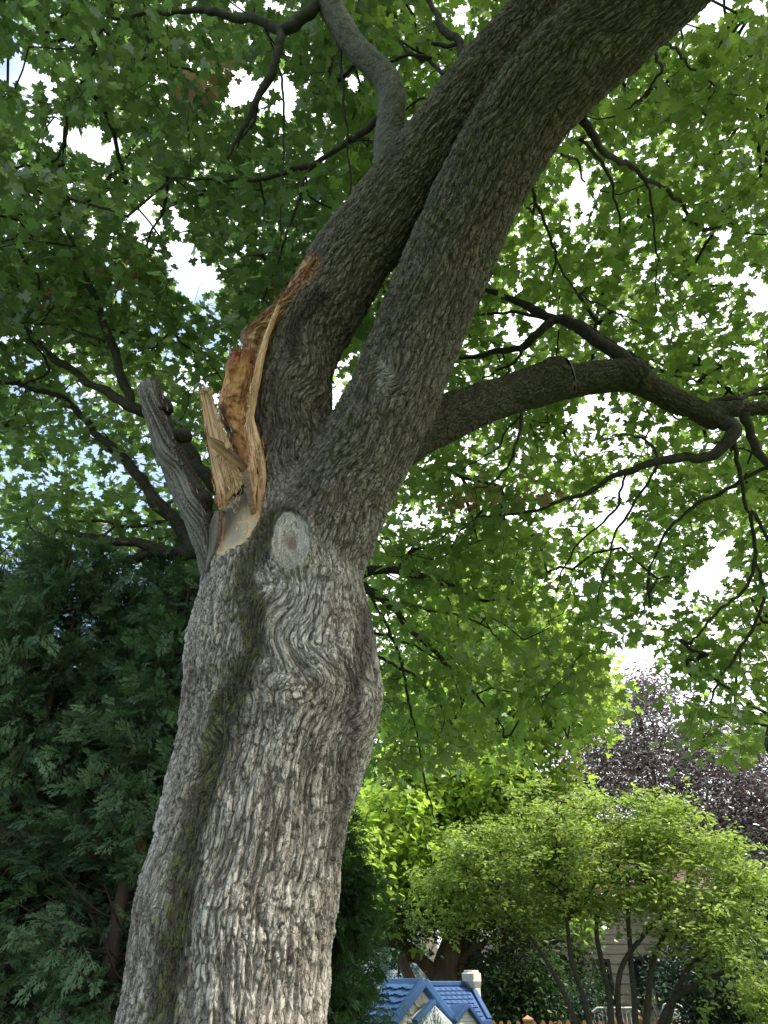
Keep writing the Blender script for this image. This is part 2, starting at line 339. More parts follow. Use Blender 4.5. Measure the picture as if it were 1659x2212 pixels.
# swirls of the grain: photo point, depth limb, radius m, angle
swirls = [(600, 1310, 0, 0.19, 1.6), (690, 1440, 0, 0.16, -1.5), (555, 1430, 0, 0.16, 1.2), (452, 1590, 0, 0.10, -2.2), (770, 1560, 0, 0.16, 1.3), (700, 1250, 0, 0.16, 1.2),
          (830, 815, 1, 0.10, 2.2), (780, 1010, 1, 0.15, 0.8), (960, 560, 1, 0.16, -0.7), (660, 830, 2, 0.20, 1.7), (625, 1010, 2, 0.17, -1.1), (1060, 250, 1, 0.14, 1.0), (1240, 110, 1, .15, -.8)]
def bark_height(k, idx):
    """bark relief of the verts idx in limb k's straightened frame -> height (m), cell random"""
    q = spline(skel[k], 0.04); c = q[:, :3].astype(F32); T, U, W = frames(c)
    s = np.concatenate([[0], np.cumsum(np.linalg.norm(np.diff(c, axis=0), axis=1))])
    v = V[idx]; near = np.empty(len(v), np.int32)
    for a in range(0, len(v), 200000):
        near[a:a + 200000] = np.argmin(((v[a:a + 200000, None] - c[None]) ** 2).sum(2), 1)
    dlt = v - c[near]; t_ = (dlt * T[near]).sum(1)
    a = (dlt * U[near]).sum(1); b = (dlt * W[near]).sum(1); ss = s[near] + t_
    th = np.arctan2(b, a); R = q[near, 3]; arc = th * R
    r0 = np.array([ (pxx[idx]), (pyy[idx]) ])
    for (sx, sy, kk, rad, ang) in swirls:
        if kk != k: continue
        d2 = (r0[0] - sx) ** 2 + (r0[1] - sy) ** 2; m = np.argmin(np.where(front[idx], d2, 1e12))
        A0, S0 = arc[m], ss[m]; da = arc - A0; dsx = ss - S0
        f = 0.5 * ang * np.exp(-(da ** 2 + dsx ** 2) / rad ** 2) * front[idx]
        arc, ss = A0 + da * np.cos(f) - dsx * np.sin(f), S0 + da * np.sin(f) + dsx * np.cos(f)
    th = arc / R; a = R * np.cos(th); b = R * np.sin(th)
    wa = noise3(a * 6, b * 6, ss * 3, 3) * 0.022 + noise3(a * 22, b * 22, ss * 9, 4) * 0.009
    wb = noise3(a * 6, b * 6, ss * 3, 5) * 0.022 + noise3(a * 22, b * 22, ss * 9, 6) * 0.009
    wc_ = noise3(a * 60, b * 60, ss * 26, 8) * 0.008
    a = a + wa + wc_; b = b + wb - wc_; ss = ss + noise3(a * 9, b * 9, ss * 5, 7) * 0.03 + noise3(a * 60, b * 60, ss * 30, 9) * 0.015
    if k == 0: cw, cl, dep = 0.026, 0.150, 0.019
    elif k in (1, 2): cw, cl, dep = 0.026, 0.135, 0.018
    else: cw, cl, dep = 0.020, 0.055, 0.012
    f1, f2, idv, oz = voro(a / cw, b / cw, ss / cl, 11 + k)
    plate = sstep(0.0, 0.22, f2 - f1)
    step_ = 0.8 * idv - 0.9 * oz
    g1, g2, id2, oz2 = voro(a / (cw * 0.42), b / (cw * 0.42), ss / (cl * 0.36), 31 + k)
    fine = sstep(0.0, 0.3, g2 - g1)
    rg = np.clip(1 - np.abs(noise3(a / (cw * 1.5), b / (cw * 1.5), ss / (cl * 2.6), 50)) * 2.6, 0, 1) ** 2
    rug = 0.0
    for o_, (fr_, am_) in enumerate(((0.8, 1.0), (0.38, 0.6), (0.18, 0.35))): rug = rug + am_ * (0.5 - np.abs(noise3(a / (cw * fr_), b / (cw * fr_), ss / (cl * fr_ * 1.2), 140 + o_)) * 2)
    h = dep * (0.42 * plate * (0.6 + step_) + 0.16 * fine * (0.3 + 0.7 * id2) - 0.8 * rg + 0.30 * rug)
    plate = plate * (1 - rg)
    h = h + 0.0035 * fbm(a * 90, b * 90, ss * 50, 2, 60)
    return h, idv, plate, np.stack([a / cw, b / cw, ss / cl], 1)
W8 = []; HH = np.zeros(nv, F32); CID = np.zeros(nv, F32); PL = np.zeros(nv, F32); SD = []
for k, s in enumerate(skel):
    q = spline(s, 0.06); c = q[:, :3].astype(F32); d = np.full(nv, 9, F32)
    for a in range(0, nv, 200000):
        dd = np.sqrt(((V[a:a + 200000, None] - c[None]) ** 2).sum(2)) - q[None, :, 3]
        d[a:a + 200000] = dd.min(1)
    SD.append(d)
SD = np.array(SD); Wt = np.exp(-np.maximum(SD - SD.min(0), 0) / 0.022); Wt /= Wt.sum(0)
BK = np.zeros((nv, 3), F32); dom = np.argmax(Wt, 0)
for k in range(len(skel)):
    idx = np.nonzero(Wt[k] > 0.03)[0]
    if len(idx) == 0: continue
    h, idv, pl, ss = bark_height(k, idx)
    dk = dom[idx] == k; BK[idx[dk]] = ss[dk] + k * 13.7
    HH[idx] += Wt[k][idx] * h; CID[idx] += Wt[k][idx] * idv; PL[idx] += Wt[k][idx] * pl
# large lumps
lump = 0.018 * fbm(V[:, 0] * 4, V[:, 1] * 4, V[:, 2] * 3, 2, 70) * (SD[0] < 0.1) + 0.008 * noise3(V[:, 0] * 9, V[:, 1] * 9, V[:, 2] * 7, 71)
# ---- wound and scar masks (traced on the photographed face of the trunk)
def r3(pts): return [(232.2 + X * 0.36, 729.9 + Y * 0.36) for X, Y in pts]
jx = pxx + 5 * noise3(V[:, 0] * 30, V[:, 1] * 30, V[:, 2] * 30, 80) + 2 * noise3(V[:, 0] * 90, V[:, 1] * 90, V[:, 2] * 90, 81)
jy = pyy + 5 * noise3(V[:, 0] * 30, V[:, 1] * 30, V[:, 2] * 30, 82)
wound = [(692, 552), (690, 578), (672, 612), (645, 628), (628, 655), (606, 690), (590, 730), (574, 780), (556, 830)] + r3([(885, 350), (862, 420), (868, 500), (895, 560), (930, 640), (952, 740), (945, 850), (935, 960), (920, 1080),
         (870, 1150), (815, 1230), (720, 1285), (645, 1330), (660, 1250), (697, 1040), (640, 1020), (600, 700), (530, 300)]) + [(440, 800), (520, 640), (640, 540)]
wmask = inpoly(jx, jy, wound) & (facing > -0.3) & (SD[1] > -0.02)
wd = polydist(jx, jy, wound)
wf = np.where(wmask, sstep(0, 3.0, wd), 0).astype(F32)
smooth_poly = r3([(690, 1030), (745, 960), (770, 850), (805, 840), (850, 1060), (880, 1085), (915, 1080), (815, 1235), (640, 1330), (660, 1250)])
sm = inpoly(jx, jy, smooth_poly) & wmask
scx, scy = 627, 1168
an_ = np.arctan2(pyy - scy, pxx - scx); er = np.hypot((pxx - scx) / 41, (pyy - scy) / 59) * (1 + 0.05 * np.sin(2 * an_ + 1.0) + 0.035 * np.sin(5 * an_ + 2)) + 0.03 * noise3(pxx / 12, pyy / 12, pxx * 0, 89); scar = np.where(facing > 0, 1 - sstep(0.93, 1.05, er), 0)
rim = np.exp(-((er - 1.10) / 0.15) ** 2) * (facing > 0)
grain = noise3(pxx / 5.0 + 3 * noise3(pxx / 30, pyy / 60, pxx * 0, 90), pyy / 90, pxx * 0, 91)
h = HH + lump
h = h * (1 - wf) + wf * (-0.016 + 0.0015 * grain)
sgx = (pxx - scx - 4) / 41; sg = noise3(np.sign(sgx) * np.hypot(sgx, 0.55 * np.maximum(np.abs(pyy - scy) / 59 - 0.1, 0)) * 9 + 0.9 * noise3(pxx / 12, pyy / 12, pxx * 0, 92), pyy / 60, pxx * 0, 93) + 0.25 * fbm(pxx / 12, pyy / 40, pxx * 0, 2, 97)
h = h * (1 - scar) + scar * (-0.010 + 0.012 * sstep(.35, .95, er) + 0.012 * (1 - er) * 0 - 0.035 * np.exp(-(np.hypot((pxx - 630) / 12, (pyy - 1165) / 18)) ** 2) + 0.003 * sg + 0.001 * fbm(pxx / 6, pyy / 6, pxx * 0, 3, 94)) + rim * 0.030
gd = polydist(pxx + 10 * fbm(V[:, 0] * 5, V[:, 1] * 5, V[:, 2] * 3, 2, 100), pyy, [(600, 1120), (560, 1180), (530, 1235), (535, 1300), (550, 1400), (515, 1470), (475, 1560), (455, 1650), (430, 1750), (405, 1900), (375, 2050), (345, 2260)], False)
h = h - 0.028 * np.exp(-(gd / 16) ** 2) * (facing > -0.1) * (1 - scar)
h = h - 0.012 * np.exp(-((er - 1.0) / 0.05) ** 2) * (facing > 0)
# ---- colour
def mixc(c, col, f): return c * (1 - f[:, None]) + np.array(col, F32)[None] * f[:, None]
n1 = fbm(V[:, 0] * 5, V[:, 1] * 5, V[:, 2] * 3, 3, 100); n2 = fbm(V[:, 0] * 28, V[:, 1] * 28, V[:, 2] * 16, 3, 101)
col = np.tile(np.array((0.29, 0.262, 0.228), F32), (nv, 1))
col = mixc(col, (0.385, 0.36, 0.325), sstep(-0.6, 0.6, n1 + 0.4 * n2))
col = mixc(col, (0.150, 0.122, 0.098), sstep(0.05, 0.7, -n1 + 0.6 * n2) * 0.4)
col = col * (0.88 + 0.24 * CID)[:, None]; col = mixc(col, (0.36, 0.29, 0.24), sstep(0.93, 0.99, CID) * 0.35)
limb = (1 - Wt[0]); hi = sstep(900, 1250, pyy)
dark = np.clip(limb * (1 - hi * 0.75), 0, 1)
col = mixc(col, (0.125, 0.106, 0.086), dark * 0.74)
green = sstep(0.0, 0.45, n2 + 0.5 * n1 - 0.05) * np.clip(Wt[1] + Wt[2], 0, 1)
lrB = sstep(20, -60, pxx - np.interp(pyy, [0, 235, 515, 755, 985, 1200], [1380, 1145, 990, 890, 783, 672])) * Wt[1]   # moss along the left flank of the right limb
col = mixc(col, (0.072, 0.085, 0.038), np.clip(green * 0.45 + lrB * 0.5 * sstep(-.3, .3, n2), 0, 1))
col = mixc(col, (0.060, 0.064, 0.036), np.clip((Wt[3] + Wt[4] + Wt[5] + Wt[6]) * (0.75 + 0.3 * n2), 0, 1))
col = mixc(col, (0.075, 0.105, 0.030), np.clip((Wt[3] + Wt[4]) * sstep(0.2, 0.8, Nn[:, 2]) * sstep(-.2, .3, n2), 0, 1))
band = [(600, 1120), (560, 1180), (530, 1235), (535, 1300), (550, 1400), (515, 1470), (475, 1560), (455, 1650), (430, 1750), (405, 1900), (375, 2050), (345, 2260)]
bd = polydist(pxx + 26 * n1 + 10 * n2, pyy, band, False)
bm = (1 - sstep(17, 44, bd)) * (facing > -0.1)
col = mixc(col, (0.040, 0.042, 0.026), bm * 0.9); bmw = (1 - sstep(20, 60, bd)) * (facing > -0.1); col = mixc(col, (0.115, 0.125, 0.035), bmw * sstep(-0.1, 0.5, n2) * 0.8)
bd2 = polydist(pxx + 20 * n1, pyy, [(440, 1370), (470, 1420), (450, 1500), (448, 1600), (440, 1660)], False)
col = mixc(col, (0.16, 0.17, 0.055), (1 - sstep(8, 40, bd2)) * sstep(-0.1, 0.5, n2) * 0.6)
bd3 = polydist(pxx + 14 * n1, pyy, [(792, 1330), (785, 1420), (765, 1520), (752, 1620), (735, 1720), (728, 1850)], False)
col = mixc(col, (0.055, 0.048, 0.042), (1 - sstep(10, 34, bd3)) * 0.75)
bd4 = polydist(pxx, pyy, [(650, 1290), (640, 1340), (660, 1420), (700, 1400)], False)
col = mixc(col, (0.40, 0.39, 0.375), (1 - sstep(20, 75, bd4)) * 0.55)
bd5 = polydist(pxx + 20 * n1, pyy, [(700, 1180), (740, 1230), (730, 1280)], False)
wet = polydist(pxx + 18 * n1, pyy, [(690, 640), (640, 700), (628, 760)], False)
col = mixc(col, (0.035, 0.028, 0.022), (1 - sstep(6, 26, wet)) * 0.85 * Wt[2])
hiliteb = polydist(pxx + 25 * n1, pyy, [(1000, 560), (1090, 420), (1200, 260), (1330, 130)], False)
col = mixc(col, (0.16, 0.115, 0.085), (1 - sstep(6, 45, hiliteb)) * 0.5 * Wt[1])  # warm brown highlight stripe painted along the right limb
PLc = 1 - PL; col = mixc(col, (0.060, 0.045, 0.036), sstep(0.35, 0.95, PLc) * 0.62 * (1 - scar))  # furrow bark colour, with the shade in the cracks painted in
# pale knot on the right limb
kn = np.hypot((pxx - 832) / 22, (pyy - 812) / 34); col = mixc(col, (0.33, 0.31, 0.29), (1 - sstep(.6, 1.3, kn)) * 0.6 * Wt[1])
wc = np.tile(np.array((0.56, 0.38, 0.21), F32), (nv, 1)); gg = sstep(-0.4, 0.4, grain)
wc = mixc(wc, (0.40, 0.235, 0.115), gg * 0.6)
smc = np.tile(np.array((0.46, 0.36, 0.245), F32), (nv, 1)); smc = mixc(smc, (0.26, 0.20, 0.15), sstep(.05, .4, noise3(pxx / 7 + noise3(pxx / 30, pyy / 40, pxx * 0, 98), pyy / 60, pxx * 0, 99)) * .6); smc = mixc(smc, (0.33, 0.285, 0.235), sstep(-.3, .4, noise3(pxx / 40, pyy / 60, pxx * 0, 95) + 0.25 * noise3(pxx / 60, pyy / 4, pxx * 0, 96)))
smc = mixc(smc, (0.62, 0.46, 0.29), (1 - sstep(2, 16, polydist(pxx, pyy, r3([(690, 1100), (660, 1290), (720, 1270), (800, 1230)]), False))) * 0.7)
smc = mixc(smc, (0.62, 0.40, 0.22), 1 - sstep(1.2, 2.6, polydist(pxx, pyy, r3([(760, 1100), (835, 1085), (850, 1100), (845, 1140), (800, 1250)]), False)))
up_ = sstep(740, 690, pyy); rgh = fbm(V[:, 0] * 26, V[:, 1] * 26, V[:, 2] * 26, 3, 120); h = h + wf * up_ * 0.02 * rgh; wc = mixc(wc, (0.13, 0.065, 0.04), up_ * sstep(-.25, .25, rgh) * .9); wc = mixc(wc, (0.60, 0.40, 0.22), up_ * sstep(.35, .6, -rgh) * .6)
wc = np.where(sm[:, None], smc, wc); wc = np.where(((wd < 2.4) & ~sm)[:, None], np.array((0.27, 0.12, 0.06), F32), wc)
col = col * (1 - wf[:, None]) + wc * wf[:, None]
edge = np.where(~wmask & front & (SD[1] > -0.02), 1 - sstep(0.5, 3.5, wd), 0) * (pyy > 540); col = mixc(col, (0.20, 0.10, 0.06), edge * 0.7)
scc = np.tile(np.array((0.46, 0.43, 0.40), F32), (nv, 1)); scc = mixc(scc, (0.20, 0.17, 0.145), sstep(-.1, .45, sg) * 0.8); scc = mixc(scc, (0.19, 0.17, 0.15), sstep(.1, .9, (pyy - scy) / 59 + 0.5 * n2) * 0.6); scc = mixc(scc, (0.09, 0.07, 0.055), (1 - sstep(0.03, 0.10, np.abs(sg + .1))) * 0.75); scc = mixc(scc, (0.13, 0.09, 0.065), (1 - sstep(.3, 1.3, np.hypot((pxx - 632) / 14, (pyy - 1168) / 20))) * 0.7)
col = col * (1 - scar[:, None]) + scc * scar[:, None]
lg = (0.75 + 0.25 * Wt[0]) * (1 - scar) * (1 - wf); col = col * (1 + 0.55 * np.clip(lg, 0, 1))[:, None] * np.array((1.01, 1.0, 0.965), F32)
col = np.clip(col, 0.01, 0.62)
V2 = V + Nn * h[:, None]
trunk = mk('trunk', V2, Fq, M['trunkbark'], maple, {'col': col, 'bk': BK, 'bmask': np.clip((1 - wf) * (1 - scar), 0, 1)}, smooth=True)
trunk['label'] = 'grey furrowed trunk and limbs with a mossy dark streak and an oval branch scar'
del Wt, SD, HH, CID, PL, n1, n2, smc, scc, wc
# sawn face of the cut stub
def disc(name, p, nrm, r, mat, parent, rgbc):
    nrm = np.array(nrm, float); nrm /= np.linalg.norm(nrm); a = np.cross(nrm, (0, 0, 1.)); a /= np.linalg.norm(a); b = np.cross(nrm, a)
    rr = np.linspace(0, 1, 14); th = np.linspace(0, 2 * math.pi, 49)[:-1]
    R, T_ = np.meshgrid(rr, th, indexing='ij'); wob = 1 + 0.05 * np.sin(3 * T_ + 1) + 0.03 * np.sin(7 * T_)
    hh = 0.004 * noise3((R * 14).ravel(), (T_ * 0.3).ravel(), (R * 0).ravel(), 5).reshape(R.shape) - 0.025 * R ** 6
    V = p + (R * wob * r * np.cos(T_))[..., None] * a + (R * wob * r * np.sin(T_))[..., None] * b + hh[..., None] * nrm
    n = 48; i, j = np.meshgrid(np.arange(13), np.arange(n), indexing='ij'); F = np.stack([i * n + j, i * n + (j + 1) % n, (i + 1) * n + (j + 1) % n, (i + 1) * n + j], -1).reshape(-1, 4)
    g = 0.75 + 0.25 * noise3((R * 20).ravel(), (T_ * 0.2).ravel(), (R * 0).ravel(), 6)
    return mk(name, V.reshape(-1, 3), F, mat, parent, {'col': g[:, None] * np.array(rgbc)[None]}, smooth=True)
e0, e1 = np.array(LE[-2][:3]), np.array(LE[-1][:3])
disc('sawn_face', e1 + (e1 - e0) * 0.22, e1 - e0, 0.135, M['wood'], maple, (0.13, 0.105, 0.08))

# ------------------------------------------------------------------ lofts for the torn wood
def loft(name, rows, zc, thick, cfn, parent, recol=None, lumpy=0.0, taperb=0, nu=60, nv_=160, grainf=1.0, rough=0.003, jag=0.0, seed=0, mat='wood', power=0.6, jagb=0.0, concave=0.0, label=None):
    """closed sheet between a left and right outline traced as (xl,yl,xr,yr[,zc]) rows; thick metres deep"""
    rows = np.array([list(r) + ([zc] if len(r) == 4 else []) for r in rows], float)
    t = np.linspace(0, len(rows) - 1, nv_); R = np.stack([np.interp(t, np.arange(len(rows)), rows[:, k]) for k in range(5)], 1)
    kern = np.ones(9) / 9
    for k in range(5):
        e = np.pad(R[:, k], 4, mode='edge'); R[:, k] = np.convolve(e, kern, 'valid')
    A = np.array([P(r[0], r[1], r[4]) for r in R]); B = np.array([P(r[2], r[3], r[4]) for r in R])
    cen = (A + B) / 2; hw = (B - A) / 2; fw = cen - np.array([0, 0, CH]); fw /= np.linalg.norm(fw, axis=1)[:, None]
    th = np.arange(nu) / nu * 2 * math.pi
    cx = -np.sign(np.cos(th)) * np.abs(np.cos(th)) ** power; cy = np.sign(np.sin(th)) * np.abs(np.sin(th)) ** power; tp = 1 - taperb * sstep(.72, 1, np.linspace(0, 1, nv_))
    V = cen[:, None] + cx[None, :, None] * hw[:, None] + ((cy - concave * (1 - cx ** 2) * (cy < 0) * -1)[None, :, None]) * (thick / 2) * (tp[:, None] * fw)[:, None]
    U_, S_ = np.meshgrid(cx * np.linalg.norm(hw, axis=1).mean() * 1.0, np.linspace(0, 1, nv_) * np.linalg.norm(cen[-1] - cen[0]), indexing='xy')
    up = np.full(S_.shape, 0.0); Sx = S_.ravel(); Ux = U_.ravel() + 0.3 * np.repeat(cy[None], nv_, 0).ravel() * thick
    gr = noise3(Ux * 140 * grainf + 1.5 * noise3(Ux * 20, Sx * 8, Ux * 0, seed), Sx * 5, Ux * 0 + seed, seed + 1)
    gr3 = noise3(Ux * 60 * grainf, Sx * 3, Ux * 0 + seed, seed + 9); gr2 = noise3(Ux * 330 * grainf, Sx * 9, Ux * 0 + seed, seed + 2); gr = gr + 0.8 * gr3; lp = fbm(Ux * 18, Sx * 9, Ux * 0, 3, seed + 3)
    h = rough * (2.4 * gr + 1.2 * gr2) + rough * 1.6 * lp + lumpy * fbm(Ux * 22, Sx * 16, Ux * 0 + seed, 3, seed + 12)
    env = np.repeat(np.abs(cy)[None], nv_, 0).ravel() * 0.7 + 0.3
    Nr = (cx[None, :, None] * hw[:, None] / (np.linalg.norm(hw, axis=1)[:, None, None] + 1e-9) + cy[None, :, None] * fw[:, None]).reshape(-1, 3)
    Vf = V.reshape(-1, 3) + Nr * (h * env)[:, None]
    tdir = (cen[0] - cen[-1]); tdir /= np.linalg.norm(tdir)
    if jag:
        jn = noise3(U_.ravel() * 130, Ux * 0, Ux * 0, seed + 5) + 0.6 * noise3(U_.ravel() * 330, Ux * 0, Ux * 0, seed + 6)
        f = np.clip(1 - Sx / (Sx.max() * 0.14), 0, 1); Vf += tdir * (jag * jn * f)[:, None]
    if jagb:
        jn = noise3(U_.ravel() * 130, Ux * 0, Ux * 0 + 9, seed + 7) + 0.6 * noise3(U_.ravel() * 330, Ux * 0, Ux * 0, seed + 8)
        f = np.clip(1 - (Sx.max() - Sx) / (Sx.max() * 0.14), 0, 1); Vf += tdir * (jagb * jn * f)[:, None]
    i = np.arange(nv_ - 1)[:, None]; j = np.arange(nu)[None]; jn_ = (j + 1) % nu
    F = np.stack([i * nu + j, i * nu + jn_, (i + 1) * nu + jn_, (i + 1) * nu + j], -1).reshape(-1, 4)
    ca = len(Vf); Vf = np.vstack([Vf, cen[:1], cen[-1:]]); jj = np.arange(nu); k = (nv_ - 1) * nu
    F = np.vstack([F, np.stack([jj * 0 + ca, (jj + 1) % nu, jj, jj], -1), np.stack([jj * 0 + ca + 1, k + jj, k + (jj + 1) % nu, k + (jj + 1) % nu], -1)])
    cu = np.append(np.repeat(cx[None], nv_, 0).ravel(), [0, 0]); cs = np.append(Sx / Sx.max(), [0, 1]); cyy = np.append(np.repeat(cy[None], nv_, 0).ravel(), [0, 0])
    col = cfn(cu, cs, cyy, np.append(gr, [0, 0]), np.append(gr2, [0, 0]), np.append(lp, [0, 0]))
    if recol is not None: x_, y_, _ = proj(Vf); col = recol(x_, y_, col)
    o = mk(name, Vf, quads2tris(F), M[mat], parent, {'col': np.clip(col, 0.01, 0.9)}, smooth=True)
    if label: o['label'] = label
    return o
def smoothwood(x, y, col):
    m = inpoly(x + 2 * noise3(x / 3, y / 9, x * 0, 5), y + 5 * noise3(x / 3, y / 20, x * 0, 6), r3([(640, 1045), (740, 955), (765, 850), (800, 835), (850, 1050), (900, 1100), (860, 1300), (600, 1300)]))
    g = C3((0.34, 0.285, 0.215), len(x)); g = mixc(g, (0.205, 0.185, 0.16), sstep(-.3, .4, noise3(x / 30, y / 50, x * 0, 95) + .3 * noise3(x / 50, y / 4, x * 0, 96))); g = mixc(g, (0.58, 0.42, 0.25), 1 - sstep(2, 14, np.minimum(x - 468, 600)))
    return np.where(m[:, None] & (col.mean(1) > .15)[:, None], g, col)
def C3(c, n): return np.tile(np.array(c, F32), (n, 1))
def tan(u, s, y, g, g2, l):
    c = C3((0.78, 0.50, 0.30), len(u)); c = mixc(c, (0.42, 0.20, 0.09), sstep(-.2, .6, g) * 0.85); c = mixc(c, (0.80, 0.62, 0.40), sstep(0, .5, g2) * 0.35)
    c = mixc(c, (0.62, 0.30, 0.13), sstep(0.0, 0.6, l) * 0.55); ln = noise3(u * 9 + 0.5 * noise3(u * 2, s * 4, u * 0, 44), s * 1.4, u * 0, 45); c = mixc(c, (0.13, 0.07, 0.04), (1 - sstep(0.015, 0.07, np.abs(ln))) * 0.75)
    return c
def slabc(u, s, y, g, g2, l):
    c = tan(u, s, y, g, g2, l); c = mixc(c, (0.30, 0.25, 0.20), sstep(0.1, 0.35, u) * (1 - sstep(0.55, 0.8, u)) * (1 - sstep(.1, .5, s)) * 0.7)
    return mixc(c, (0.12, 0.075, 0.05), np.maximum((u < -0.93) * 1.0, (y > 0.3) * 1.0))
def rot(u, s, y, g, g2, l):
    c = C3((0.56, 0.28, 0.11), len(u)); c = mixc(c, (0.20, 0.085, 0.035), sstep(-.1, .5, g + .8 * l) * 0.85); c = mixc(c, (0.66, 0.45, 0.22), sstep(0.1, .6, -l) * 0.5)
    c = mixc(c, (0.30, 0.10, 0.045), sstep(0.16, 0.0, s) * 0.9 if False else (1 - sstep(0.0, 0.16, s)) * 0.9)
    c = mixc(c, (0.07, 0.04, 0.028), (1 - sstep(-0.75, -0.35, u + .3 * g)) * sstep(.32, .42, s) * 0.95); return mixc(c, (0.06, 0.03, 0.02), sstep(.45, .6, g2 * 0.6 + l * 0.6) * 0.9)
def upc(u, s, y, g, g2, l):
    c = C3((0.44, 0.25, 0.12), len(u)); c = mixc(c, (0.12, 0.06, 0.035), sstep(-.2, .3, g + .8 * l) * 0.85); c = mixc(c, (0.62, 0.42, 0.23), sstep(.1, .5, g2) * 0.5)
    c = mixc(c, (0.10, 0.055, 0.035), (1 - sstep(-1, -.5, u)) * 0.7); return mixc(c, (0.07, 0.05, 0.04), sstep(0.1, 0.5, l) * (1 - sstep(.1, .4, s)) * 0.8)
def stickc(u, s, y, g, g2, l):
    c = C3((0.46, 0.28, 0.17), len(u)); c = mixc(c, (0.12, 0.06, 0.04), (sstep(-.5, .3, u)) * 0.85); return mixc(c, (0.5, 0.4, 0.22), sstep(0, .5, g) * 0.4)
def greyc(u, s, y, g, g2, l):
    c = C3((0.19, 0.13, 0.095), len(u)); return mixc(c, (0.30, 0.215, 0.15), sstep(-.2, .4, noise3(s * 40, u * 0.5, u * 0, 5)) * 0.8)
def barkc(u, s, y, g, g2, l):
    c = C3((0.21, 0.185, 0.16), len(u)); c = mixc(c, (0.10, 0.08, 0.065), sstep(-.1, .4, g) * .7); return mixc(c, (0.26, 0.11, 0.06), (u > 0.72) * 0.85)
def redc(u, s, y, g, g2, l): return mixc(C3((0.36, 0.16, 0.07), len(u)), (0.55, 0.33, 0.16), sstep(-.1, .4, g))
loft('standing_slab', [(431, 846, 457, 846, 4.16), (436, 880, 464, 878, 4.14), (443, 930, 478, 915, 4.11), (449, 975, 492, 955, 4.08), (458, 1025, 506, 1000, 4.04), (464, 1055, 522, 1025, 4.0), (467, 1078, 528, 1036, 3.985), (469, 1096, 526, 1046, 3.975), (474, 1104, 516, 1052, 3.97)],
     4.1, 0.07, slabc, maple, taperb=.85, seed=201, rough=0.0045, jag=0.018, jagb=0.02, nu=80, nv_=220, label='tall pale slab of fresh split wood standing at the left of the wound')
loft('rotten_heartwood', [(498, 762, 546, 752, 4.42), (488, 800, 552, 790, 4.4), (478, 845, 552, 840, 4.38), (471, 872, 548, 870, 4.36), (474, 905, 546, 905, 4.34), (490, 935, 550, 940, 4.32), (502, 975, 556, 980, 4.28), (515, 1015, 560, 1020, 4.22), (522, 1050, 560, 1055, 4.15)],
     4.4, 0.17, rot, maple, lumpy=0.016, seed=211, rough=0.009, jag=0.03, nu=110, nv_=260, grainf=0.6, power=0.85, label='orange brown crumbling rotten heartwood in the wound')
loft('torn_wood', [(672, 560, 690, 553, 4.62), (650, 582, 690, 575, 4.6), (628, 618, 684, 604, 4.58), (603, 645, 662, 632, 4.56), (575, 668, 640, 650, 4.54), (545, 695, 620, 680, 4.52), (523, 715, 606, 705, 4.5), (521, 738, 594, 735, 4.48), (527, 765, 580, 770, 4.45), (535, 800, 570, 805, 4.42)],
     4.5, 0.15, upc, maple, lumpy=0.03, seed=221, rough=0.009, jag=0.02, nu=100, nv_=260, grainf=0.7, power=0.85, label='ragged torn wood running up the side of the left limb')
loft('pale_lip', [(600, 655, 606, 660, 4.42), (584, 688, 594, 692, 4.4), (568, 730, 580, 734, 4.38), (551, 790, 567, 795, 4.3), (542, 850, 557, 853, 4.26), (533, 900, 549, 903, 4.22), (529, 935, 560, 944, 4.17), (533, 975, 572, 985, 4.13), (545, 1020, 575, 1025, 4.08), (556, 1060, 572, 1065, 4.04), (555, 1110, 563, 1113, 3.98)],
     4.2, 0.05, tan, maple, seed=231, rough=0.0045, nu=70, nv_=260, power=0.9, lumpy=0.006, label='curved pale lip of sapwood along the right edge of the wound')
loft('inner_ridge', [(539, 985, 546, 985, 4.1), (534, 1012, 552, 1010, 4.07), (532, 1040, 557, 1035, 4.05), (540, 1070, 553, 1068, 4.0), (545, 1100, 551, 1100, 3.96)], 4.1, 0.05, tan, maple, seed=241, nu=40, nv_=90, jag=0.01)
loft('loose_splinter', [(446, 942, 455, 944, 3.93), (456, 966, 478, 952, 3.93), (480, 985, 498, 968, 3.95), (500, 1000, 515, 985, 3.96), (520, 1012, 531, 1001, 3.98), (532, 1014, 536, 1008, 4.0)], 3.95, 0.018, stickc, maple, seed=251, nu=40, nv_=120, rough=0.0025, label='long dark splinter lying diagonally across the wound')
loft('splinter_chip', [(484, 958, 492, 950, 3.93), (486, 966, 497, 956, 3.93), (490, 972, 500, 962, 3.93)], 3.93, 0.02, tan, maple, seed=261, nu=20, nv_=20, rough=0.001)
loft('splinter_chip', [(463, 986, 475, 980, 3.93), (465, 992, 477, 985, 3.93)], 3.93, 0.015, stickc, maple, seed=262, nu=20, nv_=20, rough=0.001)
loft('wood_flap', [(522, 1019, 537, 1017, 3.93), (527, 1045, 542, 1042, 3.92), (533, 1075, 547, 1072, 3.92), (541, 1110, 553, 1106, 3.92), (548, 1118, 553, 1116, 3.93)], 3.92, 0.012, greyc, maple, seed=271, nu=30, nv_=80, rough=0.001, label='narrow dark strip of wood hanging in the wound')
loft('bark_flap', [(463, 1105, 480, 1102, 3.94), (458, 1130, 481, 1128, 3.92), (454, 1160, 478, 1158, 3.9), (450, 1190, 471, 1188, 3.88), (447, 1215, 463, 1213, 3.86), (446, 1235, 456, 1232, 3.85)], 3.95, 0.07, barkc, maple, seed=281, rough=0.006, jag=0.02, nu=60, nv_=120, mat='bark', label='strip of grey bark with a red torn edge left of the bare wood')
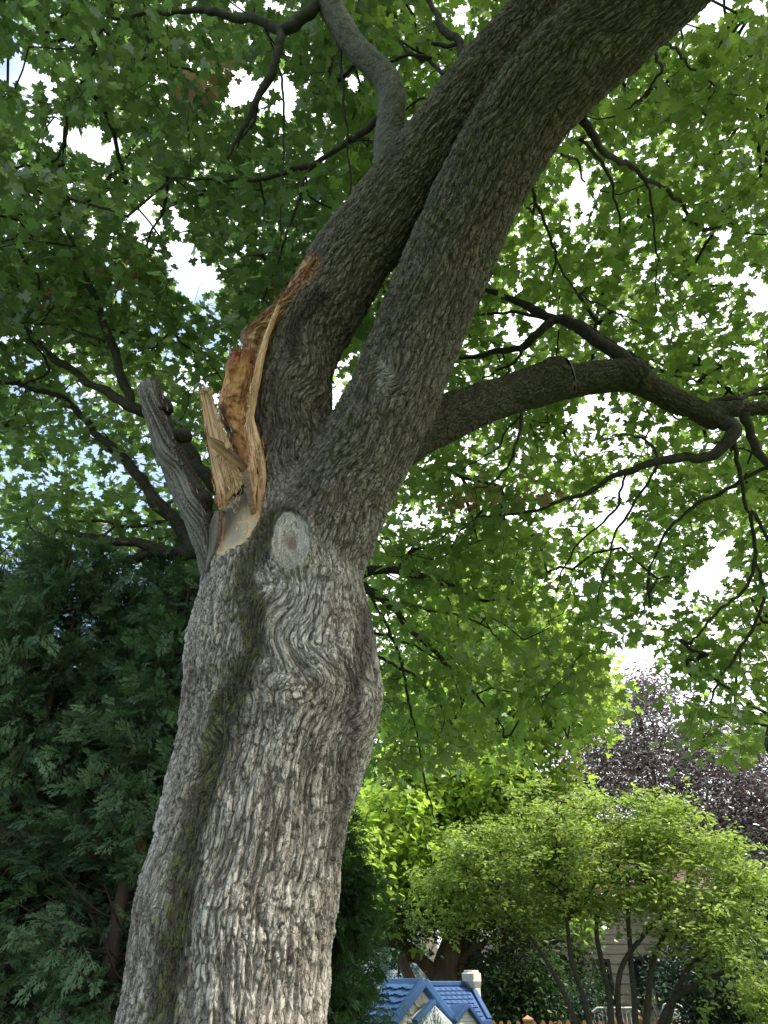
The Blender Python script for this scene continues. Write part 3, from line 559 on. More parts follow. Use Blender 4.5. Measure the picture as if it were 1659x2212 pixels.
loft('torn_tip', [(458, 1196, 464, 1198, 3.86), (454, 1208, 461, 1211, 3.85), (452, 1218, 456, 1219, 3.85)], 3.85, 0.02, redc, maple, seed=291, nu=20, nv_=30, jagb=0.01)
# jagged red-brown splinters on top of the heartwood and along the torn edge
parts = []; cols = []
for k in range(90):
    if k < 55: x0 = rng.uniform(498, 545); y0 = 770 + rng.uniform(-6, 14); z0 = rng.uniform(4.34, 4.46); dx, dy = rng.normal(2, 6), -rng.uniform(10, 32)
    else:
        f = rng.uniform(0, 1); x0 = np.interp(f, [0, .5, 1], [528, 600, 668]) + 6; y0 = np.interp(f, [0, .5, 1], [722, 650, 572]) + 4; z0 = 4.5; dx, dy = rng.normal(-2, 5), -rng.uniform(6, 20)
    a = P(x0, y0, z0); b = P(x0 + dx, y0 + dy, z0 + rng.normal(0, 0.02)); m_ = (a + b) / 2 + rng.normal(0, 0.004, 3)
    Vt, Ft, _ = tube(np.array([a, m_, b]), np.array([0.006, 0.004, 0.0006]) * rng.uniform(.6, 1.4), 5); parts.append((Vt, Ft)); cols.append(np.tile(rng.uniform(.5, 1.3) * np.array((0.34, 0.135, 0.06)), (len(Vt), 1)))
V, F = join(parts); o = mk('splinters', V, quads2tris(F), M['wood'], maple, {'col': np.vstack(cols)}); o['kind'] = 'stuff'

fib = []; fc = []
def fibres(path, n, ln, jit, cols, thin=0.0016, side=(0, 0)):
    path = np.array(path, float)
    for k in range(n):
        f = rng.uniform(0, len(path) - 1.01); i_ = int(f); t_ = f - i_; p0 = path[i_] * (1 - t_) + path[i_ + 1] * t_; dr = path[i_] - path[i_ + 1]; dr = dr[:2] / (np.hypot(*dr[:2]) + 1e-6); L_ = ln * rng.uniform(.4, 1.6)
        x0 = p0[0] + rng.normal(0, jit); y0 = p0[1] + rng.normal(0, jit); a = P(x0, y0, p0[2] + rng.normal(0, .006)); e_ = rng.normal(0, .22) + side[0]
        b = P(x0 + (dr[0] + e_) * L_, y0 + dr[1] * L_, p0[2] - rng.uniform(0, .03)); m_ = P(x0 + dr[0] * L_ * .5 + e_ * L_ * .3, y0 + dr[1] * L_ * .5, p0[2])
        r_ = thin * rng.uniform(.6, 2.4); Vt, Ft, _ = tube(np.array([a, m_, b]), np.array([r_, r_ * .8, r_ * .15]), 4); fib.append((Vt, Ft)); fc.append(np.tile(np.array(cols[rng.integers(len(cols))]) * rng.uniform(.7, 1.25), (len(Vt), 1)))
TN = [(0.66, 0.48, 0.29), (0.50, 0.31, 0.16), (0.74, 0.58, 0.38)]; RD = [(0.34, 0.14, 0.06), (0.48, 0.27, 0.12), (0.20, 0.09, 0.05)]
fibres([(457, 850, 4.1), (478, 915, 4.07), (492, 955, 4.04), (508, 1000, 4.0), (524, 1045, 3.95)], 70, 16, 2, TN)
fibres([(433, 850, 4.1), (443, 930, 4.07), (452, 990, 4.03), (464, 1060, 3.97), (468, 1100, 3.93)], 45, 12, 1.5, RD + TN[:1])
fibres([(434, 846, 4.13), (457, 846, 4.13)], 22, 9, 2, TN, side=(0, 0)); fib_up = [(434, 852, 4.12), (434, 872, 4.12)]
for xq in range(433, 458, 2): fibres([(xq, 842, 4.13), (xq, 852, 4.12)], 3, 9, 1.5, TN)
fibres([(600, 655, 4.38), (570, 730, 4.34), (552, 790, 4.26), (541, 850, 4.22), (532, 900, 4.18), (529, 935, 4.13), (533, 975, 4.1), (545, 1020, 4.04), (554, 1060, 4.0)], 90, 14, 2.5, TN)
fibres([(500, 790, 4.33), (486, 850, 4.3), (480, 900, 4.27), (497, 960, 4.22), (515, 1010, 4.12)], 80, 13, 5, RD)
fibres([(545, 790, 4.33), (545, 850, 4.3), (545, 900, 4.27), (545, 960, 4.22)], 50, 12, 5, RD)
fibres([(672, 562, 4.54), (628, 620, 4.5), (603, 648, 4.48), (560, 685, 4.45), (526, 722, 4.43)], 130, 14, 6, RD + [(0.08, 0.05, 0.035)])
fibres([(478, 1100, 3.93), (510, 1085, 3.93), (520, 1030, 3.93), (535, 1035, 3.92)], 60, 9, 3, TN)
fibres([(455, 1235, 3.84), (463, 1200, 3.86), (478, 1110, 3.9)], 40, 10, 1.5, RD)
fibres([(472, 1060, 3.9), (500, 1075, 3.9), (515, 1100, 3.9), (505, 1150, 3.88)], 14, 10, 12, TN); fibres([(470, 900, 4.03), (490, 1000, 3.97), (500, 1050, 3.93)], 110, 18, 9, TN + RD[1:2]); fibres([(560, 960, 4.03), (562, 1040, 3.98)], 60, 16, 6, TN + RD[:1])
fibres([(520, 1190, 3.86), (500, 1200, 3.85), (470, 1215, 3.84)], 40, 8, 2, RD + TN)
GR = [(0.20, 0.18, 0.16), (0.10, 0.08, 0.065), (0.30, 0.28, 0.25)]
for xq in range(312, 342, 2): fibres([(xq, 818 + abs(xq - 324) * .5, 4.2), (xq, 836, 4.19)], 4, 9, 2, GR)
fibres([(345, 860, 4.1), (366, 950, 4.05), (396, 1020, 4.0), (428, 1088, 3.95), (450, 1150, 3.9)], 90, 14, 5, GR)
V, F = join(fib); o = mk('wood_fibres', V, quads2tris(F), M['wood'], maple, {'col': np.clip(np.vstack(fc), .01, .9)}); o['kind'] = 'stuff'

# ------------------------------------------------------------------ round limbs with their own bark
def limb_mesh(name, rows, colr, parent, ds=0.006, cw=0.012, cl=0.03, dep=0.003, seed=0, twist=0.0, label=None, c2=None, lumpy=0.0, coords=None):
    q = spline(coords if coords is not None else px(rows), ds); r = np.maximum(q[:, 3], 0.003); nu = int(np.clip(2 * math.pi * r.max() / 0.006, 16, 110))
    V, F, nr = tube(q[:, :3], r, nu)
    s = np.concatenate([[0], np.cumsum(np.linalg.norm(np.diff(q[:, :3], axis=0), axis=1))]); S = np.append(np.repeat(s, nu), [0, s[-1]])
    th = np.append(np.tile(np.arange(nu) / nu * 2 * math.pi, len(q)), [0, 0]) + twist * S; R = np.append(np.repeat(r, nu), [0.01, 0.01])
    a = R * np.cos(th); b = R * np.sin(th)
    a = a + 0.3 * cw * noise3(a * 30, b * 30, S * 10, seed); f1, f2, idv, oz = voro(a / cw, b / cw, S / cl, seed + 1)
    h = dep * (sstep(0, .4, f2 - f1) + .4 * idv + 0.5 * noise3(a / cw / 3, b / cw / 3, S / cl / 3, seed + 2)) + lumpy * fbm(a * 14, b * 14, S * 7, 3, seed + 4)
    V = V + nr * h[:, None]; n2 = fbm(V[:, 0] * 20, V[:, 1] * 20, V[:, 2] * 20, 3, seed + 3)
    col = C3(colr, len(V)); col = mixc(col, c2 or [c * 0.55 for c in colr], sstep(-.1, .5, n2)); col = mixc(col, [c * 0.6 for c in colr], (1 - sstep(0, .3, f2 - f1)) * 0.5)
    o = mk(name, V, quads2tris(F), M['bark'], parent, {'col': np.clip(col, .01, .9)}, smooth=True)
    if label: o['label'] = label
    return o
H = [(850, 400, 4.98, 33), (838, 350, 5.0, 30), (840, 290, 5.05, 29), (846, 210, 5.1, 27), (830, 165, 5.15, 26), (795, 130, 5.2, 25), (765, 100, 5.25, 25), (740, 60, 5.3, 25), (715, 15, 5.35, 25), (690, -50, 5.4, 23), (650, -150, 5.5, 20), (600, -260, 5.6, 15)]
limb_mesh('limb', H, (0.175, 0.168, 0.145), maple, seed=301, dep=.006, cw=.014, cl=.035, lumpy=.006, c2=(0.10, 0.10, 0.078), label='smooth grey curving limb rising to the top of the photo')
DL = [(326, 822, 4.22, 14), (328, 842, 4.2, 27), (338, 885, 4.18, 31), (357, 950, 4.14, 33), (386, 1020, 4.1, 37), (418, 1088, 4.04, 40), (438, 1150, 3.98, 34), (452, 1215, 3.92, 26), (466, 1290, 3.88, 16)]
dl = px([(a_, b_, c_, d_ * .80) for a_, b_, c_, d_ in DL]); q = spline(dl, 0.005); r = q[:, 3]; nu = 100; V, F, nr = tube(q[:, :3], r, nu)
s = np.concatenate([[0], np.cumsum(np.linalg.norm(np.diff(q[:, :3], axis=0), axis=1))]); S = np.append(np.repeat(s, nu), [0, s[-1]]); th = np.append(np.tile(np.arange(nu) / nu * 2 * math.pi, len(q)), [0, 0]); R = np.append(np.repeat(r, nu), [.01, .01])
tw = th + 2.2 * S + 0.5 * noise3(S * 4, np.cos(th), np.sin(th), 401); a = np.cos(tw); b = np.sin(tw)
gA = noise3(a * 8, b * 8, S * 2.2, 403); gB = noise3(a * 20, b * 20, S * 4, 404)
h = 0.022 * fbm(a * 2.4, b * 2.4, S * 1.6, 3, 402) + 0.014 * gA + 0.008 * gB - 0.02 * np.clip(1 - np.abs(noise3(a * 4, b * 4, S * 1.1, 409)) * 7, 0, 1) + 0.004 * fbm(a * 12, b * 12, S * 40, 2, 405)
pxd, pyd, _ = proj(V); side = sstep(-8, 12, pxd - np.interp(pyd, [822, 885, 950, 1020, 1088, 1150, 1290], [332, 345, 366, 394, 428, 448, 468]))
V = V + nr * (h * np.append(np.repeat(np.clip(r / 0.05, 0, 1), nu), [1, 0]))[:, None]; jt = noise3(np.arange(nu * 8) % nu / 7.0, np.arange(nu * 8) * 0., np.arange(nu * 8) * 0., 77) * np.repeat(np.linspace(1, 0, 8), nu); V[:nu * 8, 2] += jt * .09; V[-2] += (0, 0, -0.05)
col = C3((0.20, 0.185, 0.165), len(V)); g5 = gA + gB * .7 + .6 * fbm(a * 5, b * 5, S * 3, 3, 406); col = mixc(col, (0.33, 0.31, 0.285), sstep(0, .5, g5) * .8); col = mixc(col, (0.075, 0.055, 0.042), sstep(0.05, .5, -g5) * .85)
col = mixc(col, (0.045, 0.032, 0.025), side * 0.75)
o = mk('dead_limb', V, quads2tris(F), M['bark'], maple, {'col': np.clip(col, .01, .9)}, smooth=True); o['label'] = 'weathered grey dead limb stub left of the wound'
for rows in ([(350, 872, 4.17, 10), (360, 880, 4.14, 11), (372, 884, 4.12, 6)], [(383, 942, 4.14, 10), (396, 940, 4.1, 7), (408, 940, 4.08, 5)], [(430, 1066, 4.05, 12), (441, 1080, 4.0, 15), (449, 1100, 4.0, 11)]):
    limb_mesh('burl', rows, (0.045, 0.035, 0.028), maple, ds=0.004, seed=int(rows[0][0]), lumpy=0.05)

# ------------------------------------------------------------------ branches of the maple, then its twigs and leaves
def taper_branch(rows, parent, ds=0.03, name='branch', colr=None):
    sc_ = 0.68 if rows[0][3] < 9 else 1.0
    q = spline(px([(a_, b_, c_, d_ * sc_) for a_, b_, c_, d_ in rows]), ds); r = q[:, 3]; wob = 0.25 * r * noise3(q[:, 0] * 9, q[:, 1] * 9, q[:, 2] * 9, 17)
    c = q[:, :3] + np.stack([noise3(q[:, 0] * 4, q[:, 1] * 4, q[:, 2] * 4, 18 + k) * 0.045 + noise3(q[:, 0] * 13, q[:, 1] * 13, q[:, 2] * 13, 28 + k) * 0.02 for k in range(3)], 1)
    V, F, nr = tube(c, np.maximum(r + wob, 0.002), 10); mk(name, V, quads2tris(F), M['branch'], parent, smooth=True); return c, r
BR = [
 [(712, 12, 5.35, 16), (690, 15, 5.33, 14), (650, 45, 5.3, 13), (607, 62, 5.3, 12), (560, 42, 5.4, 9), (480, 32, 5.5, 8), (420, 22, 5.6, 6), (330, 26, 5.7, 4), (240, 40, 5.8, 3)],
 [(607, 62, 5.3, 11), (601, 110, 5.2, 9), (578, 170, 5.2, 9), (562, 202, 5.2, 8), (545, 240, 5.2, 7), (520, 290, 5.2, 5), (492, 345, 5.2, 3)],
 [(562, 202, 5.2, 6), (552, 250, 5.3, 5), (530, 285, 5.3, 4), (505, 320, 5.4, 3)],
 [(820, 262, 5.1, 9), (800, 280, 5.2, 8), (770, 298, 5.3, 7), (720, 322, 5.4, 6), (668, 358, 5.5, 6), (600, 374, 5.6, 5), (520, 382, 5.7, 4), (440, 392, 5.8, 3), (360, 380, 6, 2)],
 [(668, 358, 5.5, 5), (645, 425, 5.5, 5), (618, 495, 5.5, 4), (606, 560, 5.6, 3), (575, 620, 5.7, 2)],
 [(722, 75, 5.3, 5), (735, 150, 5.3, 4.5), (745, 250, 5.3, 4), (752, 350, 5.3, 3), (757, 440, 5.3, 2)],
 [(600, 130, 5.2, 4), (611, 200, 5.2, 4), (610, 300, 5.3, 3), (612, 400, 5.3, 2.5), (606, 520, 5.4, 2)],
 [(1005, 120, 5.1, 11), (985, 88, 5.2, 9), (955, 55, 5.3, 8), (935, 20, 5.4, 6), (915, -40, 5.5, 4)],
 [(985, 100, 5.2, 6), (960, 98, 5.25, 8), (935, 90, 5.25, 6)],
 [(968, 162, 5.1, 7), (930, 140, 5.3, 6), (895, 118, 5.4, 5), (860, 90, 5.5, 3)],
 [(930, 132, 5.3, 5), (880, 130, 5.3, 5), (830, 142, 5.4, 4), (770, 138, 5.5, 2)],
 [(960, 200, 5.1, 4), (915, 210, 5.3, 4), (880, 235, 5.4, 3)],
 [(1262, 258, 4.8, 9), (1300, 318, 5.0, 8), (1340, 350, 5.3, 6), (1395, 385, 5.6, 5), (1460, 430, 6, 4), (1520, 500, 6.4, 3)],
 [(1255, 300, 4.9, 5), (1310, 360, 5.2, 6), (1330, 420, 5.4, 4), (1340, 500, 5.6, 3)],
 [(1395, 385, 5.6, 4), (1410, 450, 5.7, 4), (1415, 540, 5.8, 3), (1420, 640, 6, 2)],
 [(1150, 385, 4.8, 6), (1160, 440, 5.0, 5), (1180, 500, 5.2, 5), (1198, 560, 5.3, 4), (1188, 600, 5.4, 3)],
 [(1198, 560, 5.3, 4), (1240, 620, 5.6, 3), (1300, 660, 6, 3), (1380, 700, 6.4, 2)],
 [(1210, 330, 4.8, 4), (1250, 350, 5.1, 4), (1260, 390, 5.3, 3)],
 [(1410, 100, 4.7, 6), (1430, 150, 5.0, 5), (1390, 200, 5.4, 4), (1340, 260, 5.8, 3)],
 [(1400, 110, 4.7, 5), (1440, 100, 5.2, 5), (1500, 150, 5.8, 4), (1580, 220, 6.4, 3), (1659, 250, 6.8, 2)],
 [(1350, 778, 5.4, 18), (1310, 745, 5.5, 15), (1250, 705, 5.6, 13), (1190, 688, 5.7, 10), (1130, 655, 5.8, 8), (1040, 622, 5.9, 5), (960, 590, 6, 3)],
 [(1190, 690, 5.7, 10), (1150, 735, 5.7, 9), (1120, 752, 5.8, 7), (1060, 765, 5.9, 6), (980, 778, 6, 4)],
 [(1130, 747, 5.7, 7), (1118, 780, 5.8, 5), (1088, 800, 5.9, 4), (1040, 812, 6, 3)],
 [(1210, 690, 5.6, 6), (1300, 722, 5.8, 6), (1350, 760, 6, 5), (1430, 800, 6.3, 4), (1520, 830, 6.6, 3)],
 [(1190, 688, 5.7, 6), (1120, 675, 5.8, 5), (1040, 680, 6, 4), (970, 690, 6.2, 3)],
 [(1545, 905, 5.5, 18), (1582, 928, 5.4, 15), (1558, 965, 5.4, 13), (1510, 990, 5.4, 11), (1420, 995, 5.4, 9), (1350, 1020, 5.5, 7), (1280, 1060, 5.6, 5), (1200, 1090, 5.7, 4), (1120, 1110, 5.8, 3), (1030, 1120, 5.9, 2)],
 [(1420, 1002, 5.4, 5), (1395, 1050, 5.5, 4), (1350, 1120, 5.6, 4), (1320, 1180, 5.7, 3), (1290, 1300, 5.8, 2)],
 [(1420, 995, 5.4, 5), (1410, 960, 5.5, 5), (1370, 940, 5.6, 3), (1300, 950, 5.8, 2)],
 [(1350, 1020, 5.5, 4), (1330, 1100, 5.6, 4), (1250, 1180, 5.8, 3), (1200, 1280, 6, 2)],
 [(1600, 895, 5.5, 11), (1620, 950, 5.5, 9), (1659, 1010, 5.5, 8), (1720, 1060, 5.6, 6)],
 [(1578, 940, 5.4, 8), (1600, 1020, 5.5, 7), (1615, 1100, 5.6, 6), (1635, 1200, 5.7, 6), (1610, 1270, 5.8, 5), (1535, 1335, 5.9, 4), (1480, 1400, 6, 3)],
 [(1635, 1200, 5.7, 5), (1650, 1290, 5.8, 5), (1600, 1400, 5.9, 5), (1550, 1480, 6, 4), (1540, 1560, 6.1, 2)],
 [(1659, 1010, 5.5, 6), (1560, 1060, 5.7, 6), (1460, 1120, 5.8, 5), (1400, 1220, 6, 3)],
 [(1620, 1100, 5.6, 6), (1655, 1160, 5.6, 6), (1720, 1250, 5.7, 5), (1760, 1400, 5.8, 4)],
 [(1125, 895, 5.0, 6), (1122, 950, 5.0, 5), (1100, 1000, 5.1, 4), (1060, 1040, 5.2, 3), (1020, 1060, 5.3, 2)],
 [(1120, 905, 5.0, 4), (1080, 960, 5.2, 3), (1000, 1020, 5.4, 2)],
 [(1500, 886, 5.5, 8), (1560, 868, 5.5, 9), (1620, 850, 5.6, 8), (1700, 820, 5.7, 7), (1800, 760, 5.9, 5)],
 [(1230, -80, 5.1, 20), (1150, -150, 5.2, 14), (1000, -200, 5.4, 9), (850, -230, 5.6, 6), (700, -200, 5.8, 4)],
 [(1600, -200, 4.3, 20), (1700, -100, 4.6, 12), (1780, 0, 5, 8), (1850, 150, 5.5, 5), (1880, 350, 6, 3)],
 [(600, -260, 5.6, 14), (450, -200, 5.8, 10), (300, -120, 6, 8), (150, -60, 6.2, 6), (0, 0, 6.4, 4)],
 [(300, -120, 6.0, 7), (250, 0, 6.0, 5), (200, 120, 6.1, 4), (150, 230, 6.2, 2)],
]
nodes = []
for rows in BR:
    c, r = taper_branch(rows, maple); nodes.append(c[::3])
for s in (LB, LC, LD, H and px(H)):
    q = spline(s, 0.2); nodes.append(q[len(q) // 3:, :3])
nodes = np.vstack(nodes)

def wood(parent, rows3, mat='branch', name='trunk'):
    parts = []
    for rows in rows3:
        q = spline(rows, 0.12); r = np.maximum(q[:, 3], 0.006); c = q[:, :3] + 0.3 * r[:, None] * np.stack([noise3(q[:, 0] * 3, q[:, 1] * 3, q[:, 2] * 3, 720 + k) for k in range(3)], 1)
        V, F, _ = tube(c, r, 10); parts.append((V, F))
    V, F = join(parts); mk(name, V, quads2tris(F), M[mat], parent, smooth=True); return V
def grow(nodes0, centers, parent, r0=0.0022, step=0.22, name='twigs', mat='branch', rmax=0.02, sag=0.06, droop=0.0):
    """connect every leaf-cluster centre to the nearest wood, shared twigs thicken; returns end directions"""
    d0 = np.array([((nodes0 - c) ** 2).sum(1).min() for c in centers]); order = np.argsort(d0)
    cap = len(nodes0) + len(centers) * 12; Nd = np.zeros((cap, 3), F32); Nd[:len(nodes0)] = nodes0; par = np.full(cap, -1, np.int32); cnt = len(nodes0); paths = []; dirs = np.zeros((len(centers), 3))
    for ci in order:
        c = centers[ci]; dd = ((Nd[:cnt] - c) ** 2).sum(1); k = int(np.argmin(dd)); a = Nd[k].astype(float); dist = math.sqrt(dd[k])
        if dist > 3.5: dirs[ci] = (0, 0, -1); 
        n = int(np.clip(dist / step, 2, 12)); t = np.linspace(0, 1, n + 1)[1:, None]
        mid = (a + c) / 2 + rng.normal(0, 0.12 * dist, 3) + np.array([0, 0, sag * dist])
        pts = (1 - t) ** 2 * a + 2 * t * (1 - t) * mid + t * t * c
        ids = [k]
        for q in pts:
            if cnt >= cap: break
            Nd[cnt] = q; par[cnt] = ids[-1]; ids.append(cnt); cnt += 1
        paths.append(ids); dv = c - mid; dirs[ci] = dv / (np.linalg.norm(dv) + 1e-9)
    load = np.zeros(cnt); 
    for ids in paths: load[ids[-1]] += 1
    for q in range(cnt - 1, len(nodes0) - 1, -1): load[par[q]] += load[q]
    Vs = []
    for ids in paths:
        p = Nd[ids].astype(float); lr = load[ids].copy(); lr[0] = lr[1]; r = np.minimum(r0 * np.sqrt(np.maximum(lr, 1)), rmax)
        V, F, _ = tube(p, r, 4, False); Vs.append((V, F))
    V, F = join(Vs); o = mk(name, V, F, M[mat], parent, smooth=True); o['kind'] = 'stuff'
    return dirs
# leaf outlines: petiole end at origin, tip along +y
half = [(0.05, -0.02), (0.13, -0.13), (0.36, -0.17), (0.30, -0.02), (0.42, 0.03), (0.66, 0.22), (0.48, 0.27), (0.50, 0.40), (0.25, 0.38), (0.24, 0.55), (0.33, 0.68), (0.13, 0.74)]
outl = [(0, 0.0)] + half + [(0, 1.0)] + [(-x, y) for x, y in half[::-1]]
MAPLE = np.array([(0, 0.28, 0.0)] + [(x, y, 0.10 * abs(x) - 0.12 * max(0, y - 0.4) ** 1.5 * 1.5) for x, y in outl]); MAPLE[:, :2] *= 0.95
MAPLE_F = np.array([(0, i + 1, (i + 1) % len(outl) + 1) for i in range(len(outl))])
half2 = [(0.30, -0.14), (0.26, 0.04), (0.62, 0.26), (0.24, 0.40), (0.22, 0.66)]
outl2 = [(0, 0.0)] + half2 + [(0, 1.0)] + [(-x, y) for x, y in half2[::-1]]
MAPLE2 = np.array([(0, 0.28, 0.0)] + [(x, y, 0.12 * abs(x)) for x, y in outl2]); MAPLE2_F = np.array([(0, i + 1, (i + 1) % len(outl2) + 1) for i in range(len(outl2))])
OVAL = np.array([(0, 0, 0), (0.2, 0.35, 0.05), (0.17, 0.7, 0.05), (0, 1, -0.05), (-0.17, 0.7, 0.05), (-0.2, 0.35, 0.05)]); OVAL_F = np.array([(0, 1, 2), (0, 2, 3), (0, 3, 4), (0, 4, 5)])
def norm(a): return a / (np.linalg.norm(a, axis=-1, keepdims=True) + 1e-9)
def leaves(name, pos, tip, nrm, size, T, TF, mat, parent, var, stuff=False):
    n = len(pos); Y = norm(tip); Z = norm(nrm - (nrm * Y).sum(1)[:, None] * Y); X = np.cross(Y, Z); k = len(T)
    curl = rng.uniform(-0.6, 3.0, n)
    V = pos[:, None] + size[:, None, None] * (T[None, :, 0, None] * X[:, None] + T[None, :, 1, None] * Y[:, None] + T[None, :, 2, None] * curl[:, None, None] * Z[:, None])
    F = (TF[None] + (np.arange(n) * k)[:, None, None]).reshape(-1, 3)
    return mk(name, V.reshape(-1, 3).astype(F32), F, mat, parent, {'var': np.repeat(np.clip(var, 0, 1), k)})
GAPS = [(20, 160, 80, 42), (100, 185, 50, 25), (165, 300, 85, 36), (215, 325, 50, 45), (318, 475, 26, 60), (425, 605, 62, 48), (385, 545, 38, 40), (525, 180, 45, 48), (620, 215, 42, 60), (600, 160, 22, 40), (760, 178, 36, 26), (520, 8, 26, 16), (590, 5, 26, 18),
        (1010, 70, 34, 26), (1000, 25, 20, 12), (1190, 55, 26, 34), (1215, 20, 30, 20), (1540, 20, 58, 34), (1480, 55, 26, 22), (1240, 420, 42, 34), (1260, 380, 20, 20), (1160, 690, 38, 26), (1090, 700, 36, 20), (1640, 640, 36, 44), (1590, 600, 40, 22), (1120, 735, 28, 24), (1290, 870, 38, 22),
        (1260, 900, 24, 26), (1345, 1080, 22, 62), (1350, 1130, 30, 30), (1330, 1000, 20, 22), (1300, 1080, 20, 20), (1545, 1230, 32, 50), (1560, 1180, 26, 26), (1355, 1430, 44, 36), (1400, 1420, 30, 34), (1330, 1455, 20, 12), (1210, 1360, 18, 14), (1500, 1260, 20, 20), (1180, 1110, 24, 22), (1100, 1110, 16, 14),
        (850, 1243, 26, 12), (295, 1015, 30, 14), (350, 1030, 16, 14), (30, 1020, 26, 14), (200, 960, 22, 10), (185, 1190, 12, 8), (150, 400, 14, 20), (390, 480, 22, 28), (120, 270, 30, 16), (1480, 560, 24, 14), (1370, 520, 22, 22), (1400, 580, 20, 20), (1560, 520, 18, 18), (1310, 590, 22, 12), (1620, 760, 18, 18),
        (1010, 850, 20, 10), (1020, 940, 16, 14), (1190, 970, 18, 14), (1230, 1000, 18, 24), (1440, 1290, 18, 26), (1160, 790, 26, 12), (350, 700, 14, 20), (260, 640, 20, 14), (30, 830, 16, 10), (330, 920, 10, 12), (180, 1080, 12, 10), (700, 500, 14, 14), (1310, 200, 14, 16), (1640, 20, 20, 24), (1510, 380, 16, 12)]
GA = np.array(GAPS, float)
def in_gap(x, y, m=1.0):
    jx = x + 30 * noise3(x / 34, y / 34, x * 0, 600) + 18 * noise3(x / 14, y / 14, x * 0, 601); jy = y + 30 * noise3(x / 34, y / 34, x * 0 + 5, 602) + 18 * noise3(x / 14, y / 14, x * 0, 603); m = m * 1.0
    o = np.zeros(len(x), bool)
    for gx_, gy_, rx, ry in GA: o |= ((jx - gx_) / (rx * m)) ** 2 + ((jy - gy_) / (ry * m)) ** 2 < 1
    return o
def clusters(n, x0, x1, y0, y1, z0, z1, ok=None, pw=1.0):
    out = []
    while len(out) < n:
        m = n * 2; x = rng.uniform(x0, x1, m); y = rng.uniform(y0, y1, m); z = z0 + (z1 - z0) * rng.uniform(0, 1, m) ** pw
        keep = ~in_gap(x, y, 1.05) & (rng.uniform(0, 1, m) < (z / z1) ** 1.2)
        if ok: keep &= ok(x, y, z)
        nzv = fbm(x / 90, y / 90, z / 0.9, 2, 610); keep &= nzv > -0.18
        for a in np.nonzero(keep)[0]:
            out.append(P(x[a], y[a], z[a]))
            if len(out) >= n: break
    return np.array(out)
def foliate(name, centers, dirs, per, spread, size, T, TF, mat, parent, tint=0.5, tintv=0.25, flat=0.45, gapcut=True, droop=0.5, tilt=0.55, gaps_m=0.92, shoot=0):
    n = len(centers); idx = np.repeat(np.arange(n), per); m = len(idx)
    off = rng.normal(0, 1, (m, 3)) * spread; off[:, 2] *= flat
    pos = centers[idx] + off + dirs[idx] * rng.uniform(-spread * 1.4, spread * 0.4, m)[:, None]
    if shoot:
        dd = norm(norm(dirs) * [1, 1, .6] + rng.normal(0, .35, dirs.shape) + [0, 0, .25]); along = rng.uniform(-0.35, 1, m)[:, None]; off = rng.normal(0, 1, (m, 3)) * shoot * 0.10
        sub = norm(dd[idx] + 0.35 * np.sign(rng.normal(0, 1, (m, 1))) * np.cross(dd[idx], [0, 0, 1.])); pos = centers[idx] + sub * along * shoot + off
    if gapcut:
        x, y, z = proj(pos); k = ~in_gap(x, y, gaps_m) & (z > 0.5); pos = pos[k]; idx = idx[k]; off = off[k]; m = len(idx)
    az = rng.uniform(0, 2 * math.pi, m); tip = np.stack([np.cos(az), np.sin(az), -droop * rng.uniform(0.1, 1.6, m)], 1) + 0.9 * norm(off * [1, 1, 0.2])
    nrm = np.array([0, 0, 1.0]) + rng.normal(0, tilt, (m, 3))
    cl = rng.normal(0, 1, n)
    var = tint + tintv * (0.55 * cl[idx] + 0.7 * rng.normal(0, 1, m))
    return leaves(name, pos, tip, nrm, size * rng.uniform(0.5, 1.25, m), T, TF, mat, parent, var)
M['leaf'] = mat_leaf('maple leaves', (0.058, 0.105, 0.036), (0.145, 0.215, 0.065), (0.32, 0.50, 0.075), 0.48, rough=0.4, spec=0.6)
M['leafshade'] = mat_leaf('shaded maple leaves', (0.062, 0.108, 0.054), (0.145, 0.205, 0.090), (0.25, 0.41, 0.085), 0.46, rough=0.38, spec=0.7)  # same maple leaves with cool shade put into the colours
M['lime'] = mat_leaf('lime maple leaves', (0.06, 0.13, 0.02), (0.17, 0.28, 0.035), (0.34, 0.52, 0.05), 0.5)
def okm(x, y, z):
    a = (x < 780) & (y > 1050); b = (x < 520) & (y > 700) & (z < 99); c_ = (y > 1250) & (x < 1360); d = (y > 1320) & (x < 1440); e = (y > 1500) & (x < 1500); f = (y > 1640 - 0.0 * x)
    return ~(a | b | c_ | d | e | f)
cA = clusters(1450, -250, 820, -380, 760, 5.6, 8.8, okm)
cB = clusters(2500, 760, 1950, -380, 1640, 5.7, 9.6, okm)
cT = np.stack([rng.uniform(-1, 8, 1100), rng.uniform(-7, 1.0, 1100), rng.uniform(6.0, 9.5, 1100)], 1)  # unseen overhead crown, added to darken the trunk from the right
_, yT, zT = proj(cT); cT = cT[(zT < 0.3) | (yT < -330)]
tN = [[1.6, 1.4, 7.6, .16], [2.4, .4, 8.0, .12], [3.4, -1.2, 8.2, .08], [4.6, -3.2, 8.2, .04]], [[2.4, .4, 8.0, .1], [1.6, -1.6, 8.2, .06], [1, -4, 8, .03]], [[1.6, 1.4, 7.6, .12], [3.6, 1.2, 8.0, .08], [6, .4, 8, .03]]
wood(maple, tN, name='limb'); nT = np.vstack([spline(t_, .3)[:, :3] for t_ in tN]); dT = grow(nT, cT, maple)  # unseen limbs and twigs carrying the added shade crown
foliate('crown', cT, dT, 10, 0.24, 0.19, MAPLE2, MAPLE2_F, M['leaf'], maple, 0.5, gapcut=False)
dA = grow(nodes, np.vstack([cA, cB]), maple)
foliate('crown', cA, dA[:len(cA)], 16, 0.20, 0.114, MAPLE, MAPLE_F, M['leafshade'], maple, 0.5, 0.36)['label'] = 'left side of the maple canopy, green leaves in painted cool shade'
